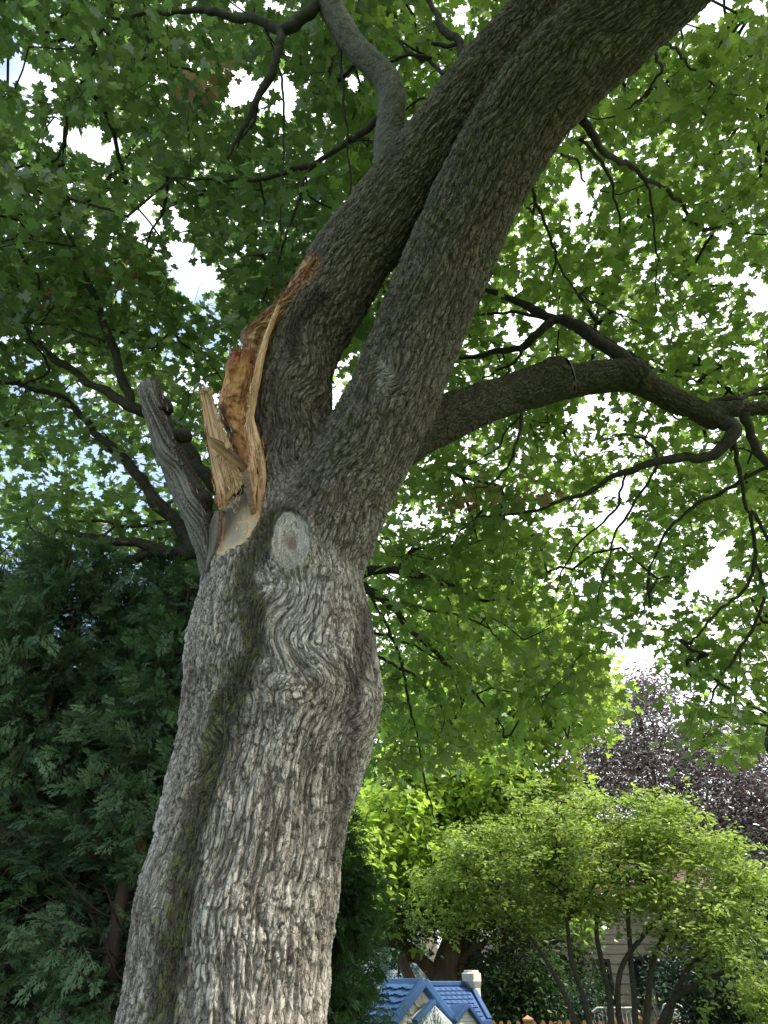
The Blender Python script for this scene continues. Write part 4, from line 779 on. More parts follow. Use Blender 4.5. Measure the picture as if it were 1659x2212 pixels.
foliate('crown', cB, dA[len(cA):], 16, 0.21, 0.112, MAPLE, MAPLE_F, M['leaf'], maple, 0.5, 0.36)['label'] = 'right side of the maple canopy, backlit green leaves'

# ================================================================== maple standing behind
bm_ = thing('maple_tree', 'dark leafy maple right behind the big grey trunk, low branches on both sides', 'tree', (-0.95, 6.3, 0))
tb = P(612, 1500, 6.9); TB = [[tb[0] - 0.1, tb[1] - 0.2, -0.1, 0.34], [tb[0] - .05, tb[1] - .1, 1.2, 0.27]] + px([(612, 1500, 6.9, 50), (600, 1290, 6.9, 44), (600, 1150, 7.0, 36), (610, 900, 7.2, 22)])
q = spline(TB, 0.05); V, F, _ = tube(q[:, :3], q[:, 3], 20); mk('trunk', V, quads2tris(F), M['branch'], bm_, smooth=True)
BR2 = [
 [(560, 1240, 6.8, 24), (480, 1200, 6.7, 22), (425, 1188, 6.6, 22), (395, 1150, 6.6, 16), (350, 1095, 6.6, 14), (310, 1040, 6.6, 12), (250, 975, 6.7, 10), (200, 930, 6.8, 8), (150, 870, 6.9, 7), (80, 840, 7, 5), (-40, 820, 7.2, 4)],
 [(590, 1120, 6.8, 18), (470, 1050, 6.5, 17), (430, 1010, 6.45, 15), (385, 950, 6.4, 14), (330, 905, 6.4, 12), (270, 868, 6.4, 11), (205, 832, 6.5, 9), (130, 785, 6.6, 8), (60, 715, 6.7, 7), (0, 655, 6.8, 6), (-90, 580, 7, 4)],
 [(290, 880, 6.4, 10), (265, 825, 6.4, 10), (238, 745, 6.4, 9), (205, 650, 6.4, 8), (165, 565, 6.4, 7), (130, 500, 6.5, 6), (95, 430, 6.6, 4), (60, 370, 6.8, 3)],
 [(440, 1192, 6.6, 20), (400, 1195, 6.6, 17), (340, 1190, 6.7, 14), (290, 1172, 6.7, 10), (215, 1166, 6.8, 8), (120, 1140, 7, 4)],
 [(345, 1190, 6.7, 14), (300, 1205, 6.7, 11), (240, 1216, 6.8, 8), (150, 1230, 7, 5)],
 [(440, 1146, 6.6, 7), (380, 1133, 6.7, 7), (310, 1135, 6.8, 6), (240, 1130, 6.9, 5), (130, 1125, 7, 3)],
 [(235, 740, 6.4, 4), (180, 720, 6.5, 4), (90, 700, 6.6, 3), (20, 690, 6.8, 2)],
 [(60, 715, 6.7, 4), (100, 800, 6.8, 4), (40, 830, 6.9, 3)],
 [(640, 1290, 6.9, 26), (740, 1250, 6.7, 18), (785, 1238, 6.6, 12), (850, 1230, 6.6, 9), (900, 1243, 6.6, 8), (960, 1263, 6.7, 6), (1020, 1290, 6.8, 4), (1090, 1300, 7, 2)],
 [(850, 1232, 6.6, 6), (890, 1190, 6.8, 5), (960, 1185, 7, 4), (1060, 1165, 7.2, 3)],
 [(640, 1330, 6.9, 26), (760, 1270, 6.7, 14), (800, 1280, 6.6, 10), (840, 1308, 6.6, 8), (880, 1350, 6.6, 6), (930, 1400, 6.6, 5), (980, 1450, 6.7, 4), (1030, 1500, 6.8, 3), (1075, 1555, 6.9, 2)],
 [(840, 1308, 6.6, 5), (940, 1320, 6.8, 4), (1040, 1350, 7, 3), (1130, 1420, 7.2, 2)],
 [(800, 1290, 6.6, 5), (860, 1400, 6.6, 5), (880, 1500, 6.6, 4), (905, 1600, 6.7, 3), (920, 1690, 6.8, 3), (940, 1770, 6.9, 2)],
 [(800, 1360, 6.5, 5), (860, 1380, 6.6, 4), (960, 1440, 6.8, 3), (1000, 1520, 7, 2)],
 [(700, 1400, 6.7, 8), (810, 1415, 6.6, 5), (900, 1470, 6.7, 4), (960, 1540, 6.8, 3), (1010, 1640, 7, 2)],
]
nodes2 = []
for rows in BR2:
    c, r = taper_branch(rows, bm_); nodes2.append(c[::3])
nodes2 = np.vstack(nodes2)
def okl(x, y, z): return (x < 800) & ~((x > 560) & (y < 1000)) & (y < 1230)
def okr(x, y, z): return (y < 1290 + (x - 780) * 1.3) | ((x < 1330) & (y < 1720) & (x > 760)) & (y > 1180) & (y < 1720 - (x - 760) * 0.15)
cL = clusters(620, -250, 700, 560, 1240, 6.5, 9.0, okl); cR = clusters(300, 760, 1340, 1180, 1740, 6.2, 8.8, lambda x, y, z: (y < 1700 - (x - 800) * 0.25))
d2 = grow(nodes2, np.vstack([cL, cR]), bm_)
foliate('crown', cL, d2[:len(cL)], 15, 0.20, 0.115, MAPLE, MAPLE_F, M['leafshade'], bm_, 0.55)
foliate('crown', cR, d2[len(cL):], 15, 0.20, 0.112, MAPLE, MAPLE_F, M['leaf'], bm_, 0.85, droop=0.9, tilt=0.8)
# clusters of dry brown leaves
M['dry'] = mat_leaf('dry brown leaves', (0.20, 0.11, 0.06), (0.42, 0.26, 0.14), (0.5, 0.30, 0.14), 0.4)
DR = np.array([P(x, y, z) for x, y, z in [(1010, 1082, 5.9), (1060, 1075, 5.9), (1125, 1075, 5.8), (1195, 1082, 5.7), (1020, 1060, 5.9), (975, 1085, 6), (310, 570, 6.3), (305, 600, 6.3), (125, 655, 6.4), (120, 690, 6.4), (235, 605, 6.4), (490, 155, 5.6), (420, 205, 5.6)]])
foliate('dry_leaves', DR, np.tile([0, 0, -1.], (len(DR), 1)), 9, 0.07, 0.09, MAPLE, MAPLE_F, M['dry'], bm_, 0.5, 0.3, gapcut=False, droop=2.0, tilt=1.0)

# ================================================================== generic far crowns
def volume_pts(n, spec):
    """points inside a set of lumpy ellipsoids (centre, radii), biased to the outside"""
    out = []; spec = [(np.array(c, float), np.array(r, float)) for c, r in spec]; wts = np.array([r[0] * r[1] * r[2] for c, r in spec]); wts /= wts.sum()
    for c, r in spec: pass
    pick = rng.choice(len(spec), n, p=wts); d = norm(rng.normal(0, 1, (n, 3))); rad = rng.uniform(0, 1, n) ** 0.38
    cc = np.array([c for c, r in spec])[pick]; rr = np.array([r for c, r in spec])[pick]
    lum = 1 + 0.22 * noise3(d[:, 0] * 2.5 + pick * 7, d[:, 1] * 2.5, d[:, 2] * 2.5, 700)
    return cc + d * rr * (rad * lum)[:, None]
def py(rows): return [[*PY(x, y, Y), rr] for x, y, Y, rr in rows]
def far_tree(name, label, cat, basep, stems, spec, nclu, per, spread, size, T, TF, mat, tint=0.5, tintv=0.25, group=None, twig=True, flat=0.7, droop=0.5, tilt=0.8, extra=None, r0=0.004, tmat='branch', shoot=0):
    t = thing(name, label, cat, basep, 0, group); nodes = []
    for s in stems:
        q = spline(s, 0.3); nodes.append(q[len(q) // 4:, :3])
    wood(t, stems, tmat); nodes = np.vstack(nodes)
    c = volume_pts(nclu, spec)
    if extra is not None: c = c[extra(c)]
    d = grow(nodes, c, t, r0=r0, step=0.45, mat=tmat) if twig else np.tile([0, 0, -1.0], (len(c), 1))
    foliate('crown', c, d, per, spread, size, T, TF, mat, t, tint, tintv, flat=flat, gapcut=False, droop=droop, tilt=tilt, shoot=shoot)
    return t
def pc(x, y, Y): return PY(x, y, Y)
# lime coloured maple behind
M['lime2'] = mat_leaf('sunny maple leaves', (0.09, 0.165, 0.03), (0.24, 0.36, 0.06), (0.40, 0.56, 0.07), 0.5)  # sunlit brightness put into the leaf colours
Yl = 15.5; b_ = pc(980, 2212, Yl)
far_tree('maple_tree', 'bright lime green sunlit maple between the grey trunk and the purple tree', 'tree', (b_[0], Yl, 0),
         [[[b_[0], Yl, -.1, .28], [b_[0] + .1, Yl, 2, .22], [b_[0] + .2, Yl, 5, .16], [b_[0] + .3, Yl, 9, .05]], [[b_[0] + .1, Yl, 3, .1], [b_[0] + 1.5, Yl - .4, 5, .06], [b_[0] + 2.6, Yl - .6, 7.4, .02]], [[b_[0] + .1, Yl, 2.6, .1], [b_[0] - 1.2, Yl - .6, 4.2, .06], [b_[0] - 2.2, Yl - .8, 6, .02]]],
         [(pc(1150, 1480, Yl), (1.9, 1.8, 1.2)), (pc(1230, 1530, Yl - .5), (1.1, 1.2, 0.8)), (pc(950, 1560, Yl), (2.1, 1.8, 1.5)), (pc(900, 1750, Yl - .7), (1.8, 1.4, 1.4)), (pc(1080, 1700, Yl), (1.8, 1.4, 1.3)), (pc(860, 1900, Yl - .8), (1.3, 1.2, 1.0)), (pc(850, 1800, Yl - 2.6), (1.1, .8, .9)), (pc(930, 1880, Yl - 2.4), (.8, .7, .5)), (pc(1010, 1660, Yl - 2.2), (1.2, .8, .7)), (pc(1220, 1500, Yl - 1.8), (.9, .8, .6)), (pc(1040, 1350, Yl + .6), (2.2, 1.8, 1.4)), (pc(1190, 1440, Yl), (1.2, 1.2, .8))],
         2700, 16, 0.25, 0.15, MAPLE2, MAPLE2_F, M['lime2'], 0.6, 0.3)
# purple-leaved tree
M['purple'] = mat_leaf('purple leaves', (0.085, 0.070, 0.072), (0.28, 0.26, 0.262), (0.15, 0.05, 0.06), 0.15, rough=0.3, spec=1.0)
Yp = 19; b_ = pc(1500, 2212, Yp)
far_tree('purple_leaf_tree', 'large rounded tree with dark purple leaves at the right', 'tree', (b_[0], Yp, 0),
         [[[b_[0], Yp, -.1, .3], [b_[0], Yp, 3, .25], [b_[0] + .2, Yp, 6, .12], [b_[0] + .2, Yp, 8.2, .04]], [[b_[0], Yp, 2, .12], [b_[0] + 2.5, Yp - 1, 4.5, .06], [b_[0] + 4, Yp - 1, 6, .03]], [[b_[0], Yp, 2, .12], [b_[0] - 1.5, Yp - 1, 4, .06], [b_[0] - 2.2, Yp - 1.4, 5.5, .03]]],
         [(pc(1290, 1640, Yp), (1.3, 1.3, 1.1)), (pc(1390, 1560, Yp), (1.9, 1.9, 1.3)), (pc(1370, 1510, Yp), (1.1, 1.2, 0.75)), (pc(1310, 1680, Yp - .8), (1.5, 1.5, 1.5)), (pc(1480, 1720, Yp), (2.6, 2.2, 1.9)), (pc(1620, 1760, Yp), (2.6, 2.2, 1.8)), (pc(1560, 1620, Yp + .4), (1.7, 1.8, 1.0)), (pc(1500, 1870, Yp - 1), (3.2, 1.5, 1.4)), (pc(1720, 1850, Yp), (2.6, 2, 1.9))],
         2600, 22, 0.26, 0.125, OVAL, OVAL_F, M['purple'], 0.45, 0.35, twig=True)
# big shrub
M['shrub'] = mat_leaf('shrub leaves', (0.09, 0.155, 0.055), (0.30, 0.38, 0.09), (0.36, 0.50, 0.08), 0.42, spec=0.5)
Ys = 11.3
def S3(x, y, r, Y=Ys): return [*PY(x, y, Y), r]
stems = [[S3(1290, 2330, .045), S3(1270, 2190, .04), S3(1235, 2080, .033, 11.2), S3(1225, 1990, .026, 11.1), S3(1210, 1900, .02, 11), S3(1200, 1800, .014, 11), S3(1205, 1730, .01, 11)],
         [S3(1300, 2330, .05), S3(1320, 2190, .042), S3(1300, 2080, .036), S3(1290, 1990, .03), S3(1330, 1880, .022, 11.5), S3(1380, 1790, .015, 11.6)],
         [S3(1250, 2300, .04), S3(1245, 2212, .036), S3(1200, 2110, .03), S3(1150, 2030, .024), S3(1100, 1980, .018), S3(1060, 1930, .012)],
         [S3(1390, 2330, .05), S3(1398, 2200, .045), S3(1410, 2080, .038, 11.4), S3(1445, 1990, .03, 11.5), S3(1440, 1900, .022, 11.6), S3(1470, 1820, .015, 11.6)],
         [S3(1380, 2330, .045), S3(1372, 2180, .04), S3(1362, 2060, .034), S3(1360, 1950, .026), S3(1400, 1850, .017), S3(1420, 1780, .01)],
         [S3(1360, 2330, .045), S3(1335, 2120, .036), S3(1390, 2020, .03), S3(1440, 1975, .024), S3(1510, 1960, .018), S3(1580, 1930, .012)],
         [S3(1410, 2330, .05), S3(1440, 2180, .04), S3(1520, 2120, .032, 11.0), S3(1600, 2090, .022, 10.8), S3(1659, 2100, .014, 10.7)],
         [S3(1420, 2330, .045), S3(1450, 2180, .036), S3(1490, 2090, .03, 11.1), S3(1560, 2040, .022, 11), S3(1620, 2000, .015, 10.9)],
         [S3(1300, 2000, .022), S3(1250, 1950, .018), S3(1180, 1900, .014), S3(1120, 1860, .01)], [S3(1225, 1990, .018, 11.1), S3(1290, 1900, .014, 11), S3(1310, 1810, .01, 10.9)]]
shrub_spec = [(pc(1190, 1740, Ys), (.75, .8, .40)), (pc(1060, 1850, Ys), (.85, .8, .50)), (pc(990, 1900, Ys), (.6, .7, .40)), (pc(1200, 1840, Ys), (1.3, 1, .6)), (pc(1370, 1790, Ys), (1.0, .9, .48)), (pc(1450, 1745, Ys), (.38, .5, .18)), (pc(1330, 1900, Ys), (1.2, .9, .5)),
              (pc(1490, 1870, Ys), (.9, .9, .5)), (pc(1540, 1850, Ys), (.45, .5, .22)), (pc(1640, 1920, Ys - .3), (.8, .7, .34)), (pc(1560, 1990, Ys - .4), (.9, .8, .42)), (pc(1660, 2080, Ys - .6), (.9, .8, .5)), (pc(1720, 2190, Ys - .8), (.8, .8, .6)), (pc(1130, 1960, Ys), (1.1, .8, .34)),
              (pc(980, 1965, Ys + .2), (.75, .7, .28)), (pc(1480, 2020, Ys - .3), (.6, .6, .3)), (pc(1600, 2160, Ys - .8), (.5, .5, .35))]
b_ = pc(1350, 2212, Ys)
far_tree('multi_stemmed_shrub', 'wide shrub with many thin dark stems and yellow green leaves before the picket fence', 'shrub', (b_[0], Ys, 0), stems, shrub_spec,
         6000, 19, 0.105, 0.086, OVAL, OVAL_F, M['shrub'], 0.55, 0.3, r0=0.0022, flat=0.5, droop=0.25, shoot=.30, extra=lambda c: fbm(c[:, 0] * 1.7, c[:, 1] * 1.7, c[:, 2] * 4.6, 2, 777) > 0.10)
# crab-apple like tree with curved boughs + dark trunk behind it
Ya = 14.5
M['olive'] = mat_leaf('olive leaves', (0.030, 0.060, 0.026), (0.085, 0.125, 0.045), (0.10, 0.18, 0.04), 0.35)
def A3(x, y, r, Y=Ya): return [*PY(x, y, Y), r]
far_tree('gnarled_tree', 'gnarled dark tree with a thick furrowed trunk and arching boughs behind the playhouse', 'tree', (A3(955, 2212, 0)[0], Ya, 0),
         [[A3(955, 2400, .30), A3(956, 2200, .26), A3(958, 2140, .25), A3(965, 2080, .22), A3(985, 2010, .16), A3(1000, 1930, .1), A3(1010, 1850, .05)],
          [A3(945, 2110, .15), A3(915, 2080, .11), A3(885, 2050, .10), A3(850, 2035, .09), A3(810, 2040, .07), A3(770, 2070, .04)],
          [A3(905, 2070, .08, 14.3), A3(870, 2070, .09, 14.2), A3(885, 2110, .09, 14), A3(898, 2145, .08, 13.9), A3(905, 2230, .09, 13.8)],
          [A3(972, 2140, .1), A3(992, 2115, .08), A3(1000, 2070, .07), A3(1040, 2040, .05), A3(1100, 2030, .03)],
          [A3(990, 2020, .09), A3(930, 1960, .06), A3(900, 1900, .03)]],
         [(pc(950, 1960, Ya), (1.2, 1, .45)), (pc(870, 2010, Ya), (.8, .8, .25)), (pc(1050, 1930, Ya), (1.2, 1, .5)), (pc(1120, 1990, Ya), (.8, .8, .35))],
         420, 20, 0.2, 0.10, OVAL, OVAL_F, M['olive'], 0.5, 0.3, tmat='cedarbark')
Yt = 16
def T3(x, y, r, Y=Yt): return [*PY(x, y, Y), r]
far_tree('dark_trunk_tree', 'straight dark trunk rising behind the playhouse chimney with leafy top', 'tree', (T3(1020, 2212, 0)[0], Yt, 0),
         [[T3(1035, 2400, .34), T3(1030, 2200, .3), T3(1020, 2100, .24), T3(1012, 1980, .22), T3(1010, 1850, .18), T3(1000, 1700, .12), T3(990, 1600, .05)],
          [T3(1025, 2120, .12), T3(1080, 2060, .09), T3(1150, 2040, .07), T3(1220, 2030, .05)], [T3(1100, 2150, .1, 15.5), T3(1120, 2100, .1, 15.5), T3(1160, 2060, .08, 15.5), T3(1215, 2060, .05, 15.5)]],
         [(pc(1010, 1830, Yt), (1.6, 1.2, .9)), (pc(1100, 1950, Yt + .6), (1.5, 1.2, .5)), (pc(950, 1750, Yt), (1.3, 1.2, .8)), (pc(1190, 1990, Yt + .3), (1.1, .9, .35))],
         500, 20, 0.25, 0.13, MAPLE2, MAPLE2_F, M['leaf'], 0.6, 0.3)
# bright broad-leaf sapling just right of the trunk, low bushes
Yb = 9.8
far_tree('young_tree', 'small bright green broad leaved tree peeking out right beside the big trunk', 'tree', (pc(745, 2212, Yb)[0], Yb, 0),
         [[S3(745, 2400, .05, Yb), S3(750, 2100, .04, Yb), S3(760, 1900, .03, Yb), S3(765, 1800, .01, Yb)]], [(pc(765, 1850, Yb), (.42, .4, .42)), (pc(745, 1930, Yb), (.42, .4, .3))], 90, 12, 0.12, 0.11, OVAL, OVAL_F, M['lime2'], 0.9, 0.25)
def bush(label, x, y, Y, rx, rz, n, size, mat, tint=0.4, T=OVAL, TF=OVAL_F, cat='bush', name='bush', per=24, group=None):
    p = pc(x, y, Y); b = [p[0], Y, 0]
    st = [[[p[0] + a * .15, Y, -.05, .03], [p[0] + a * rx * .4, Y + random.uniform(-.2, .2), p[2] * .6, .02], [p[0] + a * rx * .7, Y, p[2] + rz * .3, .008]] for a in (-1, -.4, .3, .9)]
    return far_tree(name, label, cat, b, st, [(p, (rx, rx * .7, rz)), ((p[0], p[1], max(p[2] * .5, .3)), (rx * .95, rx * .7, max(p[2] * .55, .3)))], n, per, 0.15, size, T, TF, mat, tint, 0.3, group=group, r0=.003)
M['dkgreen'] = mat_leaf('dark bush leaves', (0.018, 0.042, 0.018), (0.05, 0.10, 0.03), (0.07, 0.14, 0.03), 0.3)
M['dkcool'] = mat_leaf('cool dark bush leaves', (0.012, 0.034, 0.022), (0.035, 0.075, 0.045), (0.04, 0.08, 0.04), 0.2)  # darker, cooler green for bushes and ivy
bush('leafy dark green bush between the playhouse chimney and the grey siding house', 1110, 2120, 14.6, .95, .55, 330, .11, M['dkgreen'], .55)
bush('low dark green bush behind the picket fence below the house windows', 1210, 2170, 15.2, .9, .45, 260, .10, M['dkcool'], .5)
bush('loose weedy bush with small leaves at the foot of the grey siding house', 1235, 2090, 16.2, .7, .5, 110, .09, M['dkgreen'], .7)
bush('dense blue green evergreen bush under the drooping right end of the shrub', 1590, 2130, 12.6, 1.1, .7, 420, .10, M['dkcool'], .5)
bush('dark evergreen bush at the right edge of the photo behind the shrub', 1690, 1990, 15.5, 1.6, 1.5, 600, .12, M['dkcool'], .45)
bush('sparse climbing plant with pale leaves near the white garden chair', 1420, 2160, 14.4, .5, .3, 40, .08, M['olive'], .9, per=14)
# ivy covered dark trunk
Yi = 15.2
far_tree('ivy_covered_tree', 'forked dark tree trunk wrapped in ivy before the grey siding house', 'tree', (pc(1480, 2212, Yi)[0], Yi, 0),
         [[S3(1485, 2400, .22, Yi), S3(1480, 2150, .20, Yi), S3(1478, 2050, .18, Yi), S3(1490, 1950, .14, Yi), S3(1500, 1850, .08, Yi)], [S3(1470, 2130, .15, Yi), S3(1430, 2090, .12, Yi), S3(1395, 2060, .09, Yi)]],
         [(pc(1480, 2160, Yi), (.28, .28, .5)), (pc(1440, 2100, Yi), (.28, .25, .25)), (pc(1490, 2040, Yi), (.28, .28, .5))], 130, 22, .12, .09, MAPLE2, MAPLE2_F, M['dkcool'], .2)

# ================================================================== arborvitae hedge (flat scaly sprays)
def frond_template(npair=6, nsub=2, wd=0.022, seed=1):
    r = np.random.default_rng(seed); V, F = [], []
    def blade(a, b, w_):
        a = np.array(a, float); b = np.array(b, float); d = b - a; nrm_ = np.array([-d[1], d[0], 0]); nrm_ /= np.linalg.norm(nrm_) + 1e-9; m = a + d * 0.6; k = len(V)
        V.extend([a, m + nrm_ * w_, b, m - nrm_ * w_]); F.append((k, k + 3, k + 2, k + 1))
    blade((0, 0, 0), (0.02, 0.6, 0), wd * .7); blade((0.02, .55, 0), (-.03, 1.0, -.05), wd)
    for i in range(npair):
        f = 0.08 + 0.8 * i / npair; Ls0 = 0.10 + 0.46 * (1 - f) ** 0.8
        for sgn in (-1, 1):
            Ls = Ls0 * r.uniform(.6, 1.15); a = np.array([0.02 * f, f + (0.05 if sgn > 0 else 0), 0]); ang = math.radians(r.uniform(30, 50)); d = np.array([sgn * math.sin(ang), math.cos(ang), 0]); b = a + d * Ls; b[2] = -r.uniform(.0, .35) * Ls
            blade(a, b, wd)
            for k in range(nsub):
                g_ = 0.35 + 0.5 * k / nsub; c = a + (b - a) * g_
                for s2 in (-1, 1):
                    an = math.atan2(d[0], d[1]) + s2 * math.radians(40); e = c + np.array([math.sin(an), math.cos(an), -r.uniform(0, .4)]) * Ls * 0.42 * (1.15 - g_); blade(c, e, wd * .9)
    return np.array(V), np.array(F)
FR, FRF = frond_template(6, 2); FR2, FR2F = frond_template(5, 1, .03)
def fronds(name, pos, tip, nrm, size, T, TF, mat, parent, var):
    n = len(pos); Y = norm(tip); Z = norm(nrm - (nrm * Y).sum(1)[:, None] * Y); X = np.cross(Y, Z); k = len(T)
    cur = rng.uniform(0.05, 0.35, n); tz = T[None, :, 2] - cur[:, None] * T[None, :, 1] ** 2
    V = pos[:, None] + size[:, None, None] * (T[None, :, 0, None] * X[:, None] + T[None, :, 1, None] * Y[:, None] + tz[..., None] * Z[:, None])
    F = (TF[None] + (np.arange(n) * k)[:, None, None]).reshape(-1, 4)
    return mk(name, V.reshape(-1, 3), F, mat, parent, {'var': np.repeat(np.clip(var, 0, 1), k)})
M['thuja'] = mat_leaf('arborvitae sprays', (0.045, 0.092, 0.050), (0.17, 0.27, 0.12), (0.15, 0.28, 0.08), 0.30, rough=0.5)
M['thuja2'] = mat_leaf('dark arborvitae sprays', (0.020, 0.055, 0.020), (0.06, 0.13, 0.030), (0.10, 0.20, 0.04), 0.3, rough=0.5)  # darker green for the smaller arborvitae
def arborvitae(label, x, y, H_, R_, nb, lean=(0, 0), mat='thuja', nf=22, size=0.20, lowbare=0.0, seed=0, group='arborvitae trees of the hedge', fr=(FR, FRF), rimb=0.25):
    t = thing('arborvitae', label, 'tree', (x, y, 0), 0, group); r = np.random.default_rng(seed); st = []
    for k in range(3):
        a = r.uniform(0, 6.28); st.append([[x + .12 * math.cos(a), y + .12 * math.sin(a), -.05, .075], [x + .25 * math.cos(a) + lean[0] * .4, y + .2 * math.sin(a), H_ * .4, .05], [x + lean[0] + .2 * math.cos(a), y + lean[1] + .2 * math.sin(a), H_ * .93, .01]])
    wood(t, st, 'cedarbark'); parts = []; fp, ft, fn, fs, fv = [], [], [], [], []
    for k in range(nb):
        hh = H_ * r.uniform(0.03, 0.98) ** 0.9; f = hh / H_; rad = R_ * (1 - f ** 2.2) ** 0.7 * r.uniform(.75, 1.12) + 0.12; az = r.uniform(0, 2 * math.pi)
        if math.sin(az) > 0.75 and r.uniform() < .5: continue
        o = np.array([x + lean[0] * f, y + lean[1] * f, hh * .92]); d = np.array([math.cos(az), math.sin(az), 0])
        p1 = o + d * rad * .5 + [0, 0, .05]; p2 = o + d * rad + [0, 0, .22 + .1 * f]; q = spline([[*o, .014], [*p1, .009], [*p2, .003]], .12); V, F, _ = tube(q[:, :3], q[:, 3], 4, False); parts.append((V, F))
        bare = lowbare and f < lowbare and r.uniform() < .45
        cl = r.normal(0, 1)
        for j in range(nf):
            if bare and j > 4: break
            u = r.uniform(0.35, 1.05) if r.uniform() < .8 else r.uniform(0.1, .5); c = q[min(int(u * (len(q) - 1)), len(q) - 1), :3] + r.normal(0, .07, 3)
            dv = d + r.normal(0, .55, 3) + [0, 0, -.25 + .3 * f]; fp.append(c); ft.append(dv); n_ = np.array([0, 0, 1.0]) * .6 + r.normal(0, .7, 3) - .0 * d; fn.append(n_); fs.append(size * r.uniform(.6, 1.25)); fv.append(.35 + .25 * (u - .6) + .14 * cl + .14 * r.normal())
    V, F = join(parts); o = mk('twigs', V, F, M['cedarbark'], t, smooth=True); o['kind'] = 'stuff'
    fronds('crown', np.array(fp), np.array(ft), np.array(fn), np.array(fs), fr[0], fr[1], M[mat], t, np.array(fv)); return t
hedge = [(-4.15, 6.3, 5.5, .95, 0.25, 'leftmost tree of the arborvitae hedge, at the left edge of the photo'), (-3.2, 5.75, 5.4, .95, .2, 'arborvitae second from the left edge, behind a leaning bare stem'),
         (-2.45, 6.2, 5.5, .95, .2, 'arborvitae in the middle of the hedge, its top nearly meeting the maple boughs'), (-1.75, 5.7, 5.0, .8, .1, 'arborvitae closest to the left side of the big trunk')]
for k, (x, y, h_, r_, ln, lab) in enumerate(hedge): arborvitae(lab, x, y, h_, r_, 380, (ln, 0), lowbare=.55, seed=40 + k, nf=20)
arborvitae('arborvitae farther back, filling the gap between the hedge trees with deep shade', -3.0, 7.6, 5.0, 1.3, 260, (0, 0), seed=50, fr=(FR2, FR2F), size=.32)
arborvitae('arborvitae farther back, right behind the left flank of the big trunk', -1.5, 7.4, 4.6, 1.1, 220, (0, 0), seed=51, fr=(FR2, FR2F), size=.32)
arborvitae('arborvitae at the far back left, mostly hidden by the front hedge trees', -5.0, 8.0, 5.4, 1.4, 260, (0, 0), seed=52, fr=(FR2, FR2F), size=.32)
pr = pc(770, 2212, 7.4)
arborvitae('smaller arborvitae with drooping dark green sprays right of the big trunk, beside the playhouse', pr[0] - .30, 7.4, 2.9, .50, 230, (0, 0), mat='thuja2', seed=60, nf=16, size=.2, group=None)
# green cones, brown dead spray and bare stems on the hedge
hx = thing('dead_cedar_spray', 'dry orange brown spray of cedar hanging at the left edge of the big trunk', 'dead branch', P(320, 1800, 4.75))
cc = [P(322, 1760, 4.8), P(315, 1785, 4.78), P(308, 1815, 4.75), P(300, 1840, 4.75), P(296, 1865, 4.75), P(305, 1770, 4.8), P(295, 1775, 4.8), P(310, 1830, 4.75)]
M['deadspray'] = mat_leaf('dead spray', (0.16, 0.08, 0.035), (0.36, 0.20, 0.09), (0.3, 0.16, 0.06), 0.2)
ncc = len(cc); fronds('spray', np.array(cc), np.array([[-.2, -.1, -1]] * 5 + [[-1, -.1, -.2]] * 2 + [[-.3, 0, -1]]) + rng.normal(0, .15, (ncc, 3)), np.array([[0, -1, .2]] * ncc) + rng.normal(0, .2, (ncc, 3)), rng.uniform(.10, .17, ncc), FR, FRF, M['deadspray'], hx, rng.uniform(0.2, .9, ncc))
q = spline([[*P(345, 1735, 4.85), .005], [*P(322, 1760, 4.8), .004], [*P(300, 1840, 4.76), .002]], .03); V, F, _ = tube(q[:, :3], q[:, 3], 6); mk('stem', V, quads2tris(F), M['cedarbark'], hx)
for i, (rows, lab) in enumerate([([(60, 2260, 4.9, 17), (90, 2120, 5, 15), (130, 1960, 5.1, 13), (160, 1800, 5.2, 9), (190, 1640, 5.3, 6)], 'thick leaning cedar stem low in the hedge near the left edge'),
                  ([(120, 2280, 4.8, 14), (190, 2110, 4.9, 12), (245, 1990, 5.0, 10), (290, 1850, 5.1, 7)], 'leaning brown cedar stem between the sprays, nearer the big trunk'),
                  ([(150, 2250, 4.7, 9), (175, 2160, 4.75, 8), (215, 2135, 4.75, 7), (265, 2120, 4.8, 5)], 'short hooked bare stem low beside the big trunk'),
                  ([(-30, 1770, 4.9, 9), (30, 1800, 4.9, 8), (80, 1830, 4.9, 7), (140, 1845, 5.0, 4)], 'bare dark stick sloping down from the left edge'),
                  ([(60, 1850, 5.1, 4), (180, 1760, 5.1, 3.5), (260, 1690, 5.1, 3), (340, 1680, 5.2, 2)], 'long thin bare twig rising across the dark hedge'),
                  ([(230, 1640, 5, 3), (260, 1675, 5, 3.5), (310, 1690, 5, 3), (370, 1675, 5.1, 2)], 'thin sagging bare twig touching the big trunk')]):
    t = thing('cedar_stem', lab, 'stem', P(*rows[0][:3])); taper_branch(rows, t, name='stem')

# ================================================================== houses, fence, playhouse
M['white'] = mat_simple('white siding', (0.74, 0.76, 0.78), (0.66, 0.68, 0.70), 3, 0.6, 0.0)
M['trim'] = mat_simple('dark trim', (0.045, 0.035, 0.03), (0.03, 0.025, 0.022), 8, 0.5, 0.1)
M['siding'] = mat_simple('taupe siding', (0.40, 0.345, 0.315), (0.33, 0.285, 0.26), 2.5, 0.75, 0.2, 60, stretch=(1, 1, 4))
M['shingle'] = mat_simple('brown shingles', (0.20, 0.125, 0.11), (0.12, 0.075, 0.068), 18, 0.9, 0.5, 60, bdist=0.01)
m, t_, N, L = mat_new('window glass'); p = N('ShaderNodeBsdfPrincipled'); o = N('ShaderNodeOutputMaterial'); L(p.outputs[0], o.inputs[0]); p.inputs['Base Color'].default_value = (0.02, 0.025, 0.028, 1); p.inputs['Roughness'].default_value = 0.08; M['glass'] = m
